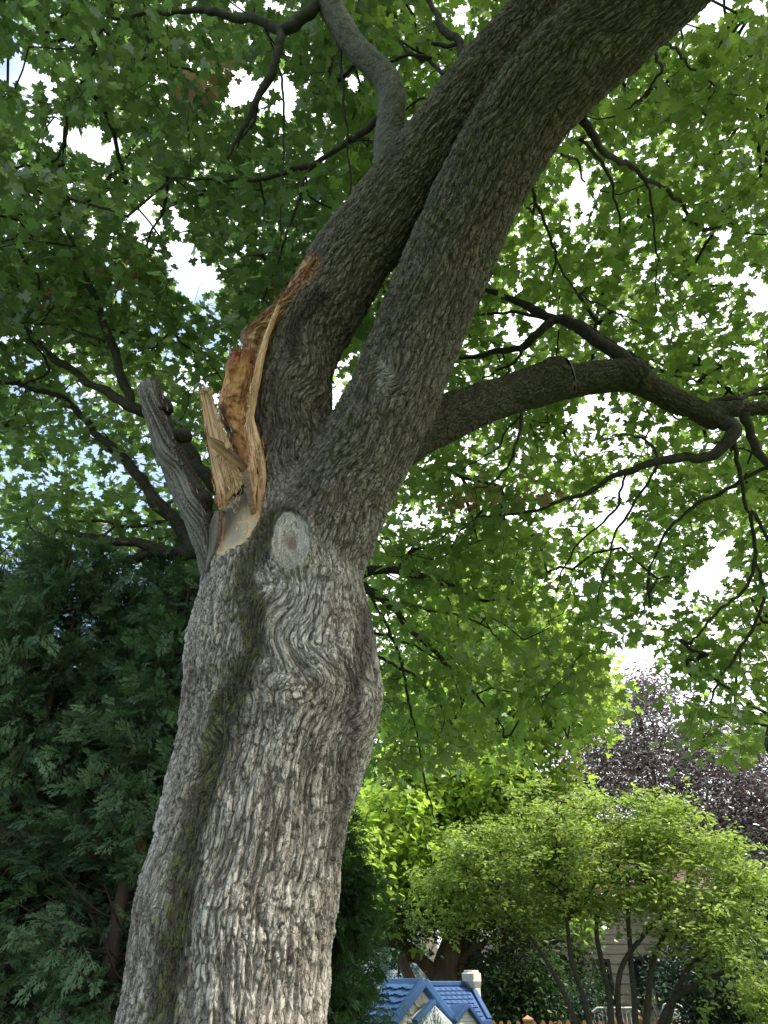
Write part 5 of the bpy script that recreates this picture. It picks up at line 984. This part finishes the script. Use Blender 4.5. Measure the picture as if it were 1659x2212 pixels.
m, t_, N, L = mat_new('tan brick'); p = N('ShaderNodeBsdfPrincipled'); o = N('ShaderNodeOutputMaterial'); L(p.outputs[0], o.inputs[0])
tc = N('ShaderNodeTexCoord'); mp = N('ShaderNodeMapping'); mp.inputs['Rotation'].default_value = (math.pi / 2, 0, 0); L(tc.outputs['Object'], mp.inputs[0]); bk = N('ShaderNodeTexBrick'); L(mp.outputs[0], bk.inputs[0]); bk.inputs['Scale'].default_value = 1
bk.inputs['Brick Width'].default_value = .2; bk.inputs['Row Height'].default_value = .072; bk.inputs['Mortar Size'].default_value = .008; bk.inputs['Color1'].default_value = (.42, .31, .18, 1); bk.inputs['Color2'].default_value = (.30, .21, .12, 1); bk.inputs['Mortar'].default_value = (.42, .40, .36, 1); L(bk.outputs[0], p.inputs[0]); p.inputs['Roughness'].default_value = .9; M['brick'] = m
def lap(mb, x0, x1, y, z0, z1, lapw=0.15, th=0.022):
    z = z0
    while z < z1 - 1e-6:
        zt = min(z + lapw, z1); mb.prism([(x0, y, z), (x0, y - th, z), (x0, y, zt)], (x1 - x0, 0, 0)); z += lapw
# taupe house
Yh = 18.0
xe0 = pc(1062, 2118, Yh - .5)[0]; xw0 = pc(1085, 2150, Yh)[0]; xin = pc(1245, 2120, Yh)[0]; zeave = pc(1100, 2075, Yh)[2]
hs = thing('siding_house', 'taupe house with lap siding, brown shingle roof and dark windows behind the shrub', 'house', (xin, Yh, 0)); zB = -.02
Yw2 = Yh - 1.2; zt2 = pc(1240, 1970, Yw2)[2]; x2 = pc(1245, 2120, Yw2)[0]; x3 = x2 + 9
mb = MB(); lap(mb, x2, x3, Yw2, 0, zt2 + .3, .17); mb.box((x2, Yw2, 0), (x3, Yw2 + 5, zt2 + .3)); lap(mb, xw0, x2, Yh, 0, zeave, .17); mb.box((xw0, Yh, 0), (x2 - .003, Yh + 4, zeave)); mb.build('wall', M['siding'], hs)
mb = MB(); zr = pc(1150, 2010, Yh + 2)[2]; xr = pc(1150, 2010, Yh + 2)[0]
mb.prism([(xe0, Yh - .5, zeave + .02), (x2 + .3, Yh - .5, zeave + .02), (x2 + .3, Yh + 2.2, zr + .45), (xr - .2, Yh + 2.2, zr + .45)], (0, 0, .06)); mb.prism([(xe0, Yh - .5, zeave + .02), (xr - .2, Yh + 2.2, zr + .45), (xe0, Yh + 4.9, zeave + .02)], (0, 0, .06))
mb.prism([(x2 - .4, Yw2 - .5, zt2 + .3), (x3, Yw2 - .5, zt2 + .3), (x3, Yw2 + 3, zt2 + 2.3), (x2 - .4, Yw2 + 3, zt2 + 2.3)], (0, 0, .08))
rf = mb.build('roof', M['shingle'], hs)
mb = MB()
for k in range(14):
    f = k / 14; mb.box((xe0 + .0 + f * (xr - xe0), Yh - .5 + f * 2.7 - .01, zeave + .075 + f * (zr + .45 - zeave)), (x2 + .28, Yh - .5 + f * 2.7 + .01, zeave + .095 + f * (zr + .45 - zeave)))
mb.build('shingle_courses', M['shingle'], rf)
mb = MB(); mb.box((xe0 - .03, Yh - .62, zeave - .10), (x2, Yh - .5, zeave + .04)); mb.box((xe0, Yh - .5, zeave - .02), (x2, Yh, zeave)); mb.build('gutter', M['trim'], hs)
def window(parent, xa, xb, za, zb, y, mull=(0.5,)):
    fr = MB(); w_ = .07
    fr.box((xa - w_, y - .05, za - w_), (xa, y + .02, zb + w_)); fr.box((xb, y - .05, za - w_), (xb + w_, y + .02, zb + w_)); fr.box((xa, y - .05, zb), (xb, y + .02, zb + w_)); fr.box((xa, y - .06, za - w_), (xb, y + .02, za))
    for f in mull: xm = xa + (xb - xa) * f; fr.box((xm - .03, y - .035, za), (xm + .03, y + .02, zb))
    o = fr.build('window', M['trim'], parent); MB().box((xa, y - .012, za), (xb, y - .004, zb)).build('pane', M['glass'], o); return o
for (xa, ya, xb, yb, Y, ml) in [(1108, 2105, 1170, 2175, Yh, (.5,)), (1290, 2080, 1322, 2160, Yw2, ()), (1365, 2075, 1400, 2172, Yw2, ()), (1412, 2078, 1450, 2172, Yw2, ())]:
    a = pc(xa, ya, Y - .02); b = pc(xb, yb, Y - .02); window(hs, a[0], b[0], b[2], a[2], Y - .02, ml)
# white house far behind and its brick neighbour
Yw = 27; a = pc(985, 2000, Yw); b = pc(1300, 2212, Yw); wh = thing('white_house', 'white lap sided house wall far behind the dark trunks', 'house', ((a[0] + b[0]) / 2, Yw, 0))
mb = MB(); lap(mb, a[0], b[0], Yw, 0, 6.2, .16, .03); mb.box((a[0], Yw, 0), (b[0], Yw + 6, 6.2)); mb.build('wall', M['white'], wh)
mb = MB(); mb.prism([(a[0] - .4, Yw - .5, 6.2), (b[0] + .4, Yw - .5, 6.2), (b[0] + .4, Yw + 3, 8.2), (a[0] - .4, Yw + 3, 8.2)], (0, 0, .12)); mb.prism([(a[0] - .4, Yw + 6.5, 6.2), (a[0] - .4, Yw + 3, 8.2), (b[0] + .4, Yw + 3, 8.2), (b[0] + .4, Yw + 6.5, 6.2)], (0, 0, .12)); mb.build('roof', M['shingle'], wh)
a = pc(915, 2000, Yw - 1); b = pc(952, 2212, Yw - 1); c0 = pc(800, 2000, Yw)[0]
bh = thing('brick_house', 'pale house with a tan brick corner seen between the boughs left of the white wall', 'house', (a[0], Yw - 1, 0))
MB().box((a[0] - .25, Yw - 1, 0), (b[0], Yw + 1, 4.6)).build('brick_wall', M['brick'], bh)
mb = MB(); lap(mb, c0 - 3, a[0] - .26, Yw - .8, 0, 4.6, .16, .03); mb.box((c0 - 3, Yw - .8, 0), (a[0] - .26, Yw + 4, 4.6)); mb.build('wall', M['white'], bh)
mb = MB(); mb.prism([(c0 - 3.4, Yw - 1.4, 4.6), (b[0] + .4, Yw - 1.4, 4.6), (b[0] + .4, Yw + 2, 6.4), (c0 - 3.4, Yw + 2, 6.4)], (0, 0, .12)); mb.build('roof', M['shingle'], bh)
# blue spruce
M['spruce'] = mat_leaf('blue spruce needles', (0.10, 0.16, 0.17), (0.24, 0.33, 0.34), (0.1, 0.15, 0.12), 0.1, rough=0.6)
Ysp = 20.5; p = pc(865, 2150, Ysp); sp_ = thing('blue_spruce', 'pale blue green spruce between the arborvitae and the gnarled tree', 'tree', (p[0], Ysp, 0))
wood(sp_, [[[p[0], Ysp, -.05, .12], [p[0], Ysp, 1.6, .08], [p[0], Ysp, 3.4, .02]]]); fp, ft = [], []
for k in range(900):
    f = rng.uniform(0, 1) ** 1.2; hh = .15 + 3.2 * f; rad = 1.25 * (1 - f) + .06; az = rng.uniform(0, 6.28); d = np.array([math.cos(az), math.sin(az), 0]); fp.append(np.array([p[0], Ysp, hh]) + d * rad * rng.uniform(.45, 1)); ft.append(d + [0, 0, -.25] + rng.normal(0, .25, 3))
fronds('crown', np.array(fp), np.array(ft), np.array([[0, 0, 1.]] * 900) + rng.normal(0, .3, (900, 3)), rng.uniform(.25, .5, 900), FR2, FR2F, M['spruce'], sp_, rng.uniform(0, 1, 900))
# picket fence
M['cedar'] = mat_simple('cedar pickets', (0.50, 0.27, 0.13), (0.36, 0.18, 0.085), 9, 0.75, 0.3, 60, stretch=(4, 4, .6))
Yf = 12.9; ztop = pc(1200, 2203, Yf)[2]; zpost = pc(1140, 2196, Yf)[2]; x0 = -2.1; pitch = .125; xp = pc(1141, 2210, Yf)[0]; bay = pc(1380, 2210, Yf)[0] - xp
fe = thing('picket_fence', 'low cedar picket fence with rounded tops and square posts behind the playhouse', 'fence', (0, Yf, 0))
first = None; k = 0; posts_x = [xp + bay * i for i in range(-2, 5)]
x = x0
while k < 96:
    if min(abs(x - q_) for q_ in posts_x) > .085:
        if first is None:
            mb = MB(); w_ = .045; prof = [(-w_, 0.04), (w_, 0.04), (w_, ztop - .06), (w_ * .75, ztop - .045), (w_ * .6, ztop - .02), (w_ * .3, ztop - .003), (0, ztop), (-w_ * .3, ztop - .003), (-w_ * .6, ztop - .02), (-w_ * .75, ztop - .045), (-w_, ztop - .06)]
            mb.prism([(a_, -.028, b_2) for a_, b_2 in prof], (0, .018, 0)); first = mb.build('picket', M['cedar'], fe, local=True); first.location = (x, 0, 0); 
        else:
            o = first.copy(); C.objects.link(o); o.parent = fe; o.location = (x, 0, random.uniform(-.012, .008)); o.rotation_euler = (0, random.uniform(-.01, .01), 0)
        k += 1
    x += pitch
x_end = x
mb = MB(); mb.box((x0, Yf - .008, ztop - .28), (x_end, Yf + .03, ztop - .19)); mb.build('rail', M['cedar'], fe); mb = MB(); mb.box((x0, Yf - .008, .2), (x_end, Yf + .03, .29)); mb.build('rail', M['cedar'], fe)
fp0 = None
for q_ in posts_x:
    if fp0 is None:
        mb = MB(); s_ = .06; mb.box((-s_, -s_ - .002, 0), (s_, s_, zpost - .05)); fp0 = mb.build('post', M['cedar'], fe, local=True); fp0.location = (q_, 0, 0)
        mb = MB(); s_ = .075; a = zpost - .05; mb.box((-s_, -s_, a + .001), (s_, s_, a + .02)); v = [(-s_, -s_, a + .021), (s_, -s_, a + .021), (s_, s_, a + .021), (-s_, s_, a + .021), (0, 0, zpost + .02)]; mb.add(v, [(0, 1, 4), (1, 2, 4), (2, 3, 4), (3, 0, 4)])
        pcap = mb.build('post_cap', M['cedar'], fp0, local=True)
    else:
        o = fp0.copy(); C.objects.link(o); o.parent = fe; o.location = (q_, 0, 0); c2 = pcap.copy(); C.objects.link(c2); c2.parent = o
# grey board fence behind the arborvitae
M['greyboard'] = mat_simple('weathered boards', (0.24, 0.22, 0.2), (0.15, 0.14, 0.125), 9, 0.85, 0.4, 60, stretch=(5, 5, .6))
gf = thing('board_fence', 'weathered grey board fence seen beside the arborvitae left of the playhouse', 'fence', (-1.2, 15.4, 0)); zg = pc(810, 2135, 15.4)[2]
for k in range(26):
    xx = -3.4 + k * .155; MB().box((xx, 15.4, 0), (xx + .145, 15.42, zg + random.uniform(-.01, .01))).build('board', M['greyboard'], gf)
MB().box((-3.4, 15.424, zg - .4), (.6, 15.46, zg - .3)).build('rail', M['greyboard'], gf)
# playhouse -----------------------------------------------------------
def mat_plastic(name, c, bump=0.15):
    m = mat_simple(name, c, [v * 0.80 for v in c], 6, 0.6, bump, 90, bdist=0.002, spec=0.3); return m
M['blue'] = mat_plastic('blue plastic', (0.048, 0.125, 0.29)); M['blue_shade'] = mat_plastic('blue plastic shaded', (0.034, 0.085, 0.21)); M['cream'] = mat_plastic('cream plastic', (0.60, 0.57, 0.50)); M['stone'] = mat_plastic('pale stone plastic', (0.60, 0.64, 0.64)); M['groove'] = mat_plastic('groove', (0.35, 0.33, 0.29))  # the darker blue is the same plastic with the right roof's shade painted in
YAW = math.radians(34); Rv = np.array([math.cos(YAW), math.sin(YAW), 0]); Dv = np.array([-math.sin(YAW), math.cos(YAW), 0]); Zv = np.array([0, 0, 1.0])
def cx(X, Y_): return ((1100 + X / 2.765) / 1.507, (3050 + Y_ / 2.765) / 1.507)
def ray(X, Y_): x, y = cx(X, Y_); return norm(P(x, y, 1.0) - np.array([0, 0, CH]))
def hit(X, Y_, O, n):   # where the photo point meets a wall/roof plane
    d = ray(X, Y_); c = np.array([0, 0, CH]); return c + d * (np.dot(O - c, n) / np.dot(d, n))
O = PY(*cx(770, 385), 9.0)                           # front ridge point of the left wing; gable plane through it, facing -Dv
def G(X, Y_, off=0.0): return hit(X, Y_, O - Dv * off, Dv)
ph = thing('playhouse', "children's plastic cottage playhouse with blue roofs, cream walls and a pale chimney", 'playhouse', (O[0], O[1], 0))
pk = G(765, 400); zr_ = pk[2]; zE = G(480, 782)[2]; sL = G(480, 782); sR = G(1040, 752)
def loc(u, w_, z): return O + Rv * u + Dv * w_ + Zv * (z - O[2])
uL = np.dot(sL - O, Rv); uR = np.dot(sR - O, Rv); up = np.dot(pk - O, Rv); zL, zR = sL[2], sR[2]; zP = O[2]
rb = ray(460, 383); den = np.cross(rb[:2], Dv[:2]); depth = float(np.cross((O - [0, 0, CH])[:2], rb[:2]) / den) if abs(den) > 1e-6 else .9
depth = abs(depth); print('playhouse', uL, uR, up, zL, zP, 'depth', depth)
# walls
mb = MB(); wl = uL + .05; wr = uR - .05; zw = zL - .02
mb.prism([loc(wl, .06, 0), loc(wr, .06, 0), loc(wr, .06, zR + .02), loc(up, .06, zP - .06), loc(wl, .06, zw)], Dv * .05); mb.prism([loc(wl, .1105, 0), loc(up - .05, .1105, 0), loc(up - .05, .1105, zP - .12), loc(wl, .1105, zw)], Dv * (depth - .15)); mb.build('wall', M['cream'], ph)
# lap boards of the gable
mb = MB(); z = zL - .35
while z < zP - .1:
    f = np.clip((z - zL) / (zP - .06 - zL), 0, 1); a_ = wl + (up - wl) * f; b__ = wr + (up - wr) * f
    mb.bar(loc(a_ + .03, .057, z), loc(b__ - .03, .057, z), .012, .006, Zv); z += .085
mb.build('board_grooves', M['groove'], ph)
th = .05
def slope(u0, z0, u1, z1, w0, w1, t=th):       # roof panel between two eave/ridge lines
    n_ = np.cross(loc(u1, 0, z1) - loc(u0, 0, z0), Dv); n_ /= np.linalg.norm(n_); n_ = n_ if n_[2] > 0 else -n_
    return [loc(u0, w0, z0), loc(u1, w0, z1), loc(u1, w1, z1), loc(u0, w1, z0)], n_ * -t
mb = MB(); q_, e = slope(uL - .02, zL - .01, up, zP, 0, depth); mb.prism(q_, e); q_, e = slope(uR, zR, up, zP, 0, .10); mb.prism(q_, e); r1 = mb.build('roof', M['blue'], ph, bevel=.012)
# shakes of the left slope: rows of slightly overlapping tiles
mb = MB(); nr_ = 5; A0 = loc(uL, 0, zL); A1 = loc(up, 0, zP); sl_ = A1 - A0; Ls = np.linalg.norm(sl_); sd_ = sl_ / Ls; nn = norm(np.cross(Dv, sd_)); nn = nn if nn[2] > 0 else -nn
for r_ in range(nr_):
    f0 = .12 + r_ * .16; ncol = 11
    for c_ in range(ncol):
        g0 = .07 + (depth - .12) * c_ / ncol; wd_ = (depth - .12) / ncol - .006; dz = .012 * math.sin(c_ * 1.3 + r_)
        a = A0 + sl_ * f0 + Dv * g0 + sd_ * dz + nn * .001; L_ = Ls * .155
        mb.prism([a + nn * .002, a + nn * .022, a + sd_ * L_ + nn * .004, a + sd_ * L_ - nn * .004], Dv * wd_)
mb.build('shakes', M['blue'], r1, bevel=.003)
# ridge cap and barge boards
mb = MB(); mb.prism([loc(up - .085, -.03, zP - .075), loc(up - .02, -.03, zP + .012), loc(up + .02, -.03, zP + .012), loc(up + .085, -.03, zP - .075), loc(up, -.03, zP - .03)], Dv * (depth + .05)); mb.build('ridge_cap', M['blue'], r1, bevel=.008)
mb = MB(); mb.bar(loc(uL - .02, -.02, zL - .02), loc(up, -.02, zP - .02), .07, .075, Zv); mb.build('barge_board', M['blue'], r1, bevel=.012)
mb = MB(); mb.bar(loc(up, -.022, zP - .02), loc(uR, -.022, zR - .01), .07, .075, Zv); mb.build('barge_board', M['blue'], r1, bevel=.012)
mb = MB(); mb.bar(loc(uL - .02, -.02, zL - .03), loc(uL - .02, depth, zL - .03), .07, .07, Zv); mb.build('eave', M['blue'], r1, bevel=.012)
# round vent
vc = G(722, 565, -.05); mb = MB(); nS = 28; ring = []
for rr_, t0 in ((.052, .0),):
    pts = [vc + (Rv * math.cos(a) * rr_ + Zv * math.sin(a) * rr_ * 1.15) - Dv * .012 for a in np.linspace(0, 2 * math.pi, nS + 1)]; mb.tube(pts, .008, 8)
v_ = mb.build('vent', M['cream'], ph); mb = MB(); mb.prism([vc + Rv * math.cos(a) * .046 + Zv * math.sin(a) * .053 for a in np.linspace(0, 2 * math.pi, nS, endpoint=False)], -Dv * .006); mb.build('vent_plate', M['cream'], v_)
mb = MB()
for k in range(-2, 3): hw_ = .036 * math.sqrt(max(0.05, 1 - (k / 3.2) ** 2)); c_ = vc - Dv * .009 + Zv * k * .014; mb.bar(c_ - Rv * hw_, c_ + Rv * hw_, .008, .006, Zv)
mb.build('vent_slats', M['groove'], v_)
# right wing: front slope parallel to the gable plane
zq = G(900, 425)[2] - .0
ra = hit(800, 425, O + Dv * .42, Dv); rb_ = hit(1172, 425, O + Dv * .42, Dv); zr2 = (ra[2] + rb_[2]) / 2; ua = np.dot(ra - O, Rv); ub = np.dot(rb_ - O, Rv)
be = hit(1365, 752, O - Dv * .02, Dv); ue = np.dot(be - O, Rv); ze = be[2]
bl = hit(1040, 752, O - Dv * .02, Dv); ul = np.dot(bl - O, Rv)
mb = MB(); mb.prism([loc(up + .02, .09, ze + (zr2 - ze) * .25), loc(uR - .02, .09, ze + (zr2 - ze) * .25), loc(ul - .04, -.02, ze), loc(ue, -.02, ze), loc(ub + .02, .42, zr2), loc(up + .02, .42, zr2)], (0, 0, -.05)); mb.prism([loc(ue, .86, ze), loc(up, .86, ze), loc(up, .42, zr2), loc(ub + .02, .42, zr2)], (0, 0, -.05)); mb.prism([loc(ue, -.02, ze), loc(ue, .86, ze), loc(ub + .02, .42, zr2)], (0, 0, -.05))
r2 = mb.build('roof', M['blue_shade'], ph, bevel=.01)
mb = MB(); mb.prism([loc(ul - .02, .05, 0), loc(ue - .08, .05, 0), loc(ue - .08, .05, ze - .02), loc(ul - .02, .05, ze - .02)], Dv * .75); mb.build('wall', M['cream'], ph)
mb = MB(); mb.bar(loc(up + .05, .42, zr2 + .005), loc(ub + .03, .42, zr2 + .005), .08, .05, Zv); mb.build('ridge_cap', M['blue_shade'], r2, bevel=.01)
mb = MB(); mb.bar(loc(ub + .02, .41, zr2 + .005), loc(ue, -.02, ze + .005), .06, .05, Zv); mb.bar(loc(ul + .2, -.03, ze - .02), loc(ue + .01, -.03, ze - .02), .05, .06, Zv); mb.build('barge_board', M['blue_shade'], r2, bevel=.01)
# square shingles on the front slope
mb = MB(); n2_ = norm(np.cross(Rv, loc(0, .42, zr2) - loc(0, -.02, ze))); n2_ = n2_ if n2_[2] > 0 else -n2_
for r_ in range(7):
    f = .10 + r_ * .115; u0_ = up + .03 if f > .26 else uR - .03 ; u1_ = ue + (ub - ue) * f - .06; c = u0_ + (.03 if r_ % 2 else 0)
    while c < u1_ - .03:
        b0 = loc(c, -.02 + .44 * f, ze + (zr2 - ze) * f) ; sdv = norm(loc(0, .42, zr2) - loc(0, -.02, ze)); wq = min(.072, u1_ - c)
        mb.prism([b0 + n2_ * .001, b0 + n2_ * .014, b0 + sdv * .06 + n2_ * .004, b0 + sdv * .06 - n2_ * .004], Rv * wq); c += .08
mb.build('shingles', M['blue_shade'], r2, bevel=.002)
# stone gable in the valley
def GO(X, Y_, off): return hit(X, Y_, O - Dv * off, Dv)
sp0 = GO(862, 580, .14); sl0 = GO(690, 770, .14); sr0 = GO(1035, 770, .14); low = Zv * -.35
mb = MB(); mb.prism([GO(690, 790, .12) + low, GO(1035, 790, .12) + low, GO(1030, 775, .12), GO(862, 600, .12), GO(705, 775, .12)], Dv * .17); sg_ = mb.build('stone_gable', M['stone'], ph, bevel=.006)
mb = MB(); mb.bar(sl0, sp0, .09, .05, Zv); mb.build('barge_board', M['blue'], ph, bevel=.012)
mb = MB(); r_ = random.Random(4)
for k in range(26):        # stones: irregular rounded plates
    X_ = r_.uniform(735, 1000); Y2 = r_.uniform(630, 790)
    if abs(X_ - 862) > (Y2 - 600) * .92 - 22: continue
    c_ = GO(X_, Y2, .121); a_ = r_.uniform(.022, .04); b__ = r_.uniform(.014, .022)
    mb.prism([c_ + Rv * math.cos(t) * a_ * (1 + .2 * r_.uniform(-1, 1)) + Zv * math.sin(t) * b__ for t in np.linspace(0, 2 * math.pi, 9, endpoint=False)], -Dv * r_.uniform(.006, .011))
ac = GO(865, 860, .121)
for k in range(11):
    t = math.pi * (.06 + .88 * k / 10); d_ = Rv * math.cos(t) + Zv * math.sin(t); tt = Rv * -math.sin(t) + Zv * math.cos(t); p0 = ac + d_ * .105; p1 = ac + d_ * .165
    mb.prism([p0 - tt * .012, p0 + tt * .012, p1 + tt * .019, p1 - tt * .019], -Dv * .012)
mb.build('stones', M['stone'], sg_, bevel=.004)
# small dormer gable
d0 = GO(1160, 612, .10); dl_ = GO(1045, 765, .10); dr_ = GO(1290, 790, .10)
mb = MB(); mb.prism([GO(1060, 790, .08) + low, GO(1270, 790, .08) + low, GO(1268, 790, .08), GO(1160, 645, .08), GO(1060, 785, .08)], Dv * .12); mb.build('dormer_wall', M['cream'], ph)
mb = MB(); mb.bar(dl_, d0, .08, .045, Zv); mb.bar(d0, dr_, .08, .045, Zv); dm = mb.build('dormer_roof', M['blue_shade'], ph, bevel=.01)
mb = MB(); bk_ = loc(np.dot(d0 - O, Rv) - .02, .12, d0[2] + .0); mb.prism([d0 + Zv * .02, dl_ + Zv * .02, bk_ - Rv * .12 - Zv * .06], (0, 0, -.03)); mb.prism([d0 + Zv * .02, bk_ - Rv * .12 - Zv * .06, bk_ + Zv * .005], (0, 0, -.03)); mb.prism([d0 + Zv * .02, bk_ + Zv * .005, dr_ + Zv * .02], (0, 0, -.03)); mb.build('dormer_slopes', M['blue_shade'], dm)
mb = MB()
for k in range(3): f = .35 + k * .25; mb.bar(GO(1160 - 95 * f, 650 + 130 * f, .081), GO(1160 + 95 * f, 650 + 130 * f, .081), .006, .006, Zv)
mb.build('dormer_grooves', M['groove'], dm)
# chimney: shaft with a wider hexagonal head
ct = hit(1195, 300, O + Dv * .36, Dv); cb = hit(1235, 535, O + Dv * .36, Dv); uc = np.dot(ct - O, Rv) + .005; hC = ct[2]; h2 = hit(1195, 400, O + Dv * .36, Dv)[2]; h3 = hit(1195, 460, O + Dv * .36, Dv)[2]; hb_ = cb[2] - .25
def oct_(u, w_, z, rx, ry): return [loc(u + a * rx, w_ + b * ry, z) for a, b in [(-1, -.5), (-.6, -1), (.6, -1), (1, -.5), (1, .5), (.6, 1), (-.6, 1), (-1, .5)]]
mb = MB()
def ringsolid(levels):
    V = [v for lv in levels for v in lv]; n = 8; F = [list(range(n))[::-1], list(range(len(V) - n, len(V)))]
    for k in range(len(levels) - 1): F += [(k * n + i, k * n + (i + 1) % n, (k + 1) * n + (i + 1) % n, (k + 1) * n + i) for i in range(n)]
    mb.add(V, F)
ringsolid([oct_(uc + .03, .36, hb_, .065, .07), oct_(uc + .03, .36, h3, .065, .07), oct_(uc, .36, h2, .105, .10), oct_(uc, .36, hC - .03, .105, .10), oct_(uc, .36, hC - .025, .085, .08), oct_(uc, .36, hC, .08, .075)])
ch = mb.build('chimney', M['cream'], ph, bevel=.006); hc = hit(1153, 350, O + Dv * .2, Dv); hcp = loc(uc - .055, .262, hc[2])
MB().prism([hcp + Rv * math.cos(t) * .013 + Zv * math.sin(t) * .03 for t in np.linspace(0, 2 * math.pi, 16, endpoint=False)], -Dv * .008).build('chimney_hole', M['groove'], ch)
# white garden furniture by the house
M['iron'] = mat_simple('white painted metal', (0.55, 0.55, 0.54), (0.42, 0.42, 0.4), 20, 0.5, 0.1)
p = pc(1458, 2185, 13.9); gc = thing('garden_chair', 'white ornate metal garden chair behind the picket fence', 'chair', (p[0], 13.9, 0)); X0 = p[0]; zc_ = p[2]
mb = MB()
th_ = np.linspace(0, math.pi, 15); mb.tube([(X0 + .21 * math.cos(a), 13.95, zc_ - .05 + .16 * math.sin(a)) for a in th_], .012, 6)
for sx in (-1, 1): mb.tube([(X0 + sx * .21, 13.95, zc_ - .05), (X0 + sx * .21, 13.95, .45)], .012, 6)
for k in range(9):
    a0 = k * 2.4; r0_ = .05 + .02 * (k % 3); cx_, cz_ = X0 + .13 * math.cos(k * 1.9) * (1 if k else 0), zc_ - .06 + .10 * math.sin(k * 1.7) * (1 if k else 0)
    mb.tube([(cx_ + r0_ * math.cos(a0 + t) * (1 - t / 9), 13.95, cz_ + r0_ * math.sin(a0 + t) * (1 - t / 9)) for t in np.linspace(0, 6, 14)], .011, 5)
mb.build('backrest', M['iron'], gc); MB().box((X0 - .22, 13.5, .43), (X0 + .22, 13.95, .46)).build('seat', M['iron'], gc, bevel=.01)
for sx in (-1, 1):
    for yy in (13.53, 13.92): MB().tube([(X0 + sx * .19, yy, .43), (X0 + sx * .21, yy, 0)], .012, 6).build('leg', M['iron'], gc)
a = pc(1285, 2188, 14.6); b = pc(1390, 2190, 14.6); bn = thing('garden_bench', 'white slatted garden bench behind the fence under the narrow window', 'bench', ((a[0] + b[0]) / 2, 14.6, 0)); zt = pc(1330, 2178, 14.6)[2]
mb = MB(); mb.tube([(a[0], 14.8, zt - .06), (a[0] + .1, 14.8, zt), (b[0] - .1, 14.8, zt), (b[0], 14.8, zt - .06)], .018, 6)
for k in range(12): xx = a[0] + (b[0] - a[0]) * (k + .5) / 12; mb.tube([(xx, 14.8, zt - .01), (xx, 14.8, .48)], .008, 5)
mb.build('backrest', M['iron'], bn); MB().box((a[0], 14.4, .43), (b[0], 14.8, .46)).build('seat', M['iron'], bn, bevel=.01)
for xx in (a[0] + .05, b[0] - .05):
    for yy in (14.45, 14.77): MB().tube([(xx, yy, .43), (xx, yy, 0)], .015, 6).build('leg', M['iron'], bn)
# tall grass heads before the playhouse
gr_ = thing('grass_clump', 'tall seeding grass stalks in front of the playhouse', 'grass', pc(900, 2212, 8.2) * [1, 1, 0]); mb = MB()
for k in range(26):
    xq = random.choice([random.uniform(800, 840), random.uniform(885, 940)]); b0 = pc(xq, 2212, 8.2) * [1, 1, 0]; tp = pc(xq + random.uniform(-15, 22), random.uniform(2172, 2210), 8.2 + random.uniform(-.15, .15)); m_ = (b0 + tp) / 2 + [0, 0, .1]
    mb.tube([b0, m_, tp], [.003, .0025, .001], 4)
    for s in range(8): c_ = tp + (m_ - tp) * s * .05; d_ = norm(np.array([random.uniform(-1, 1), random.uniform(-.5, .5), 1.2])); mb.tube([c_, c_ + d_ * .02, c_ + d_ * .035], [.001, .004, .001], 4)
M['straw'] = mat_simple('green straw', (0.20, 0.25, 0.10), (0.14, 0.18, 0.07), 10, .8, 0); mb.build('stalks', M['straw'], gr_)
#TAIL
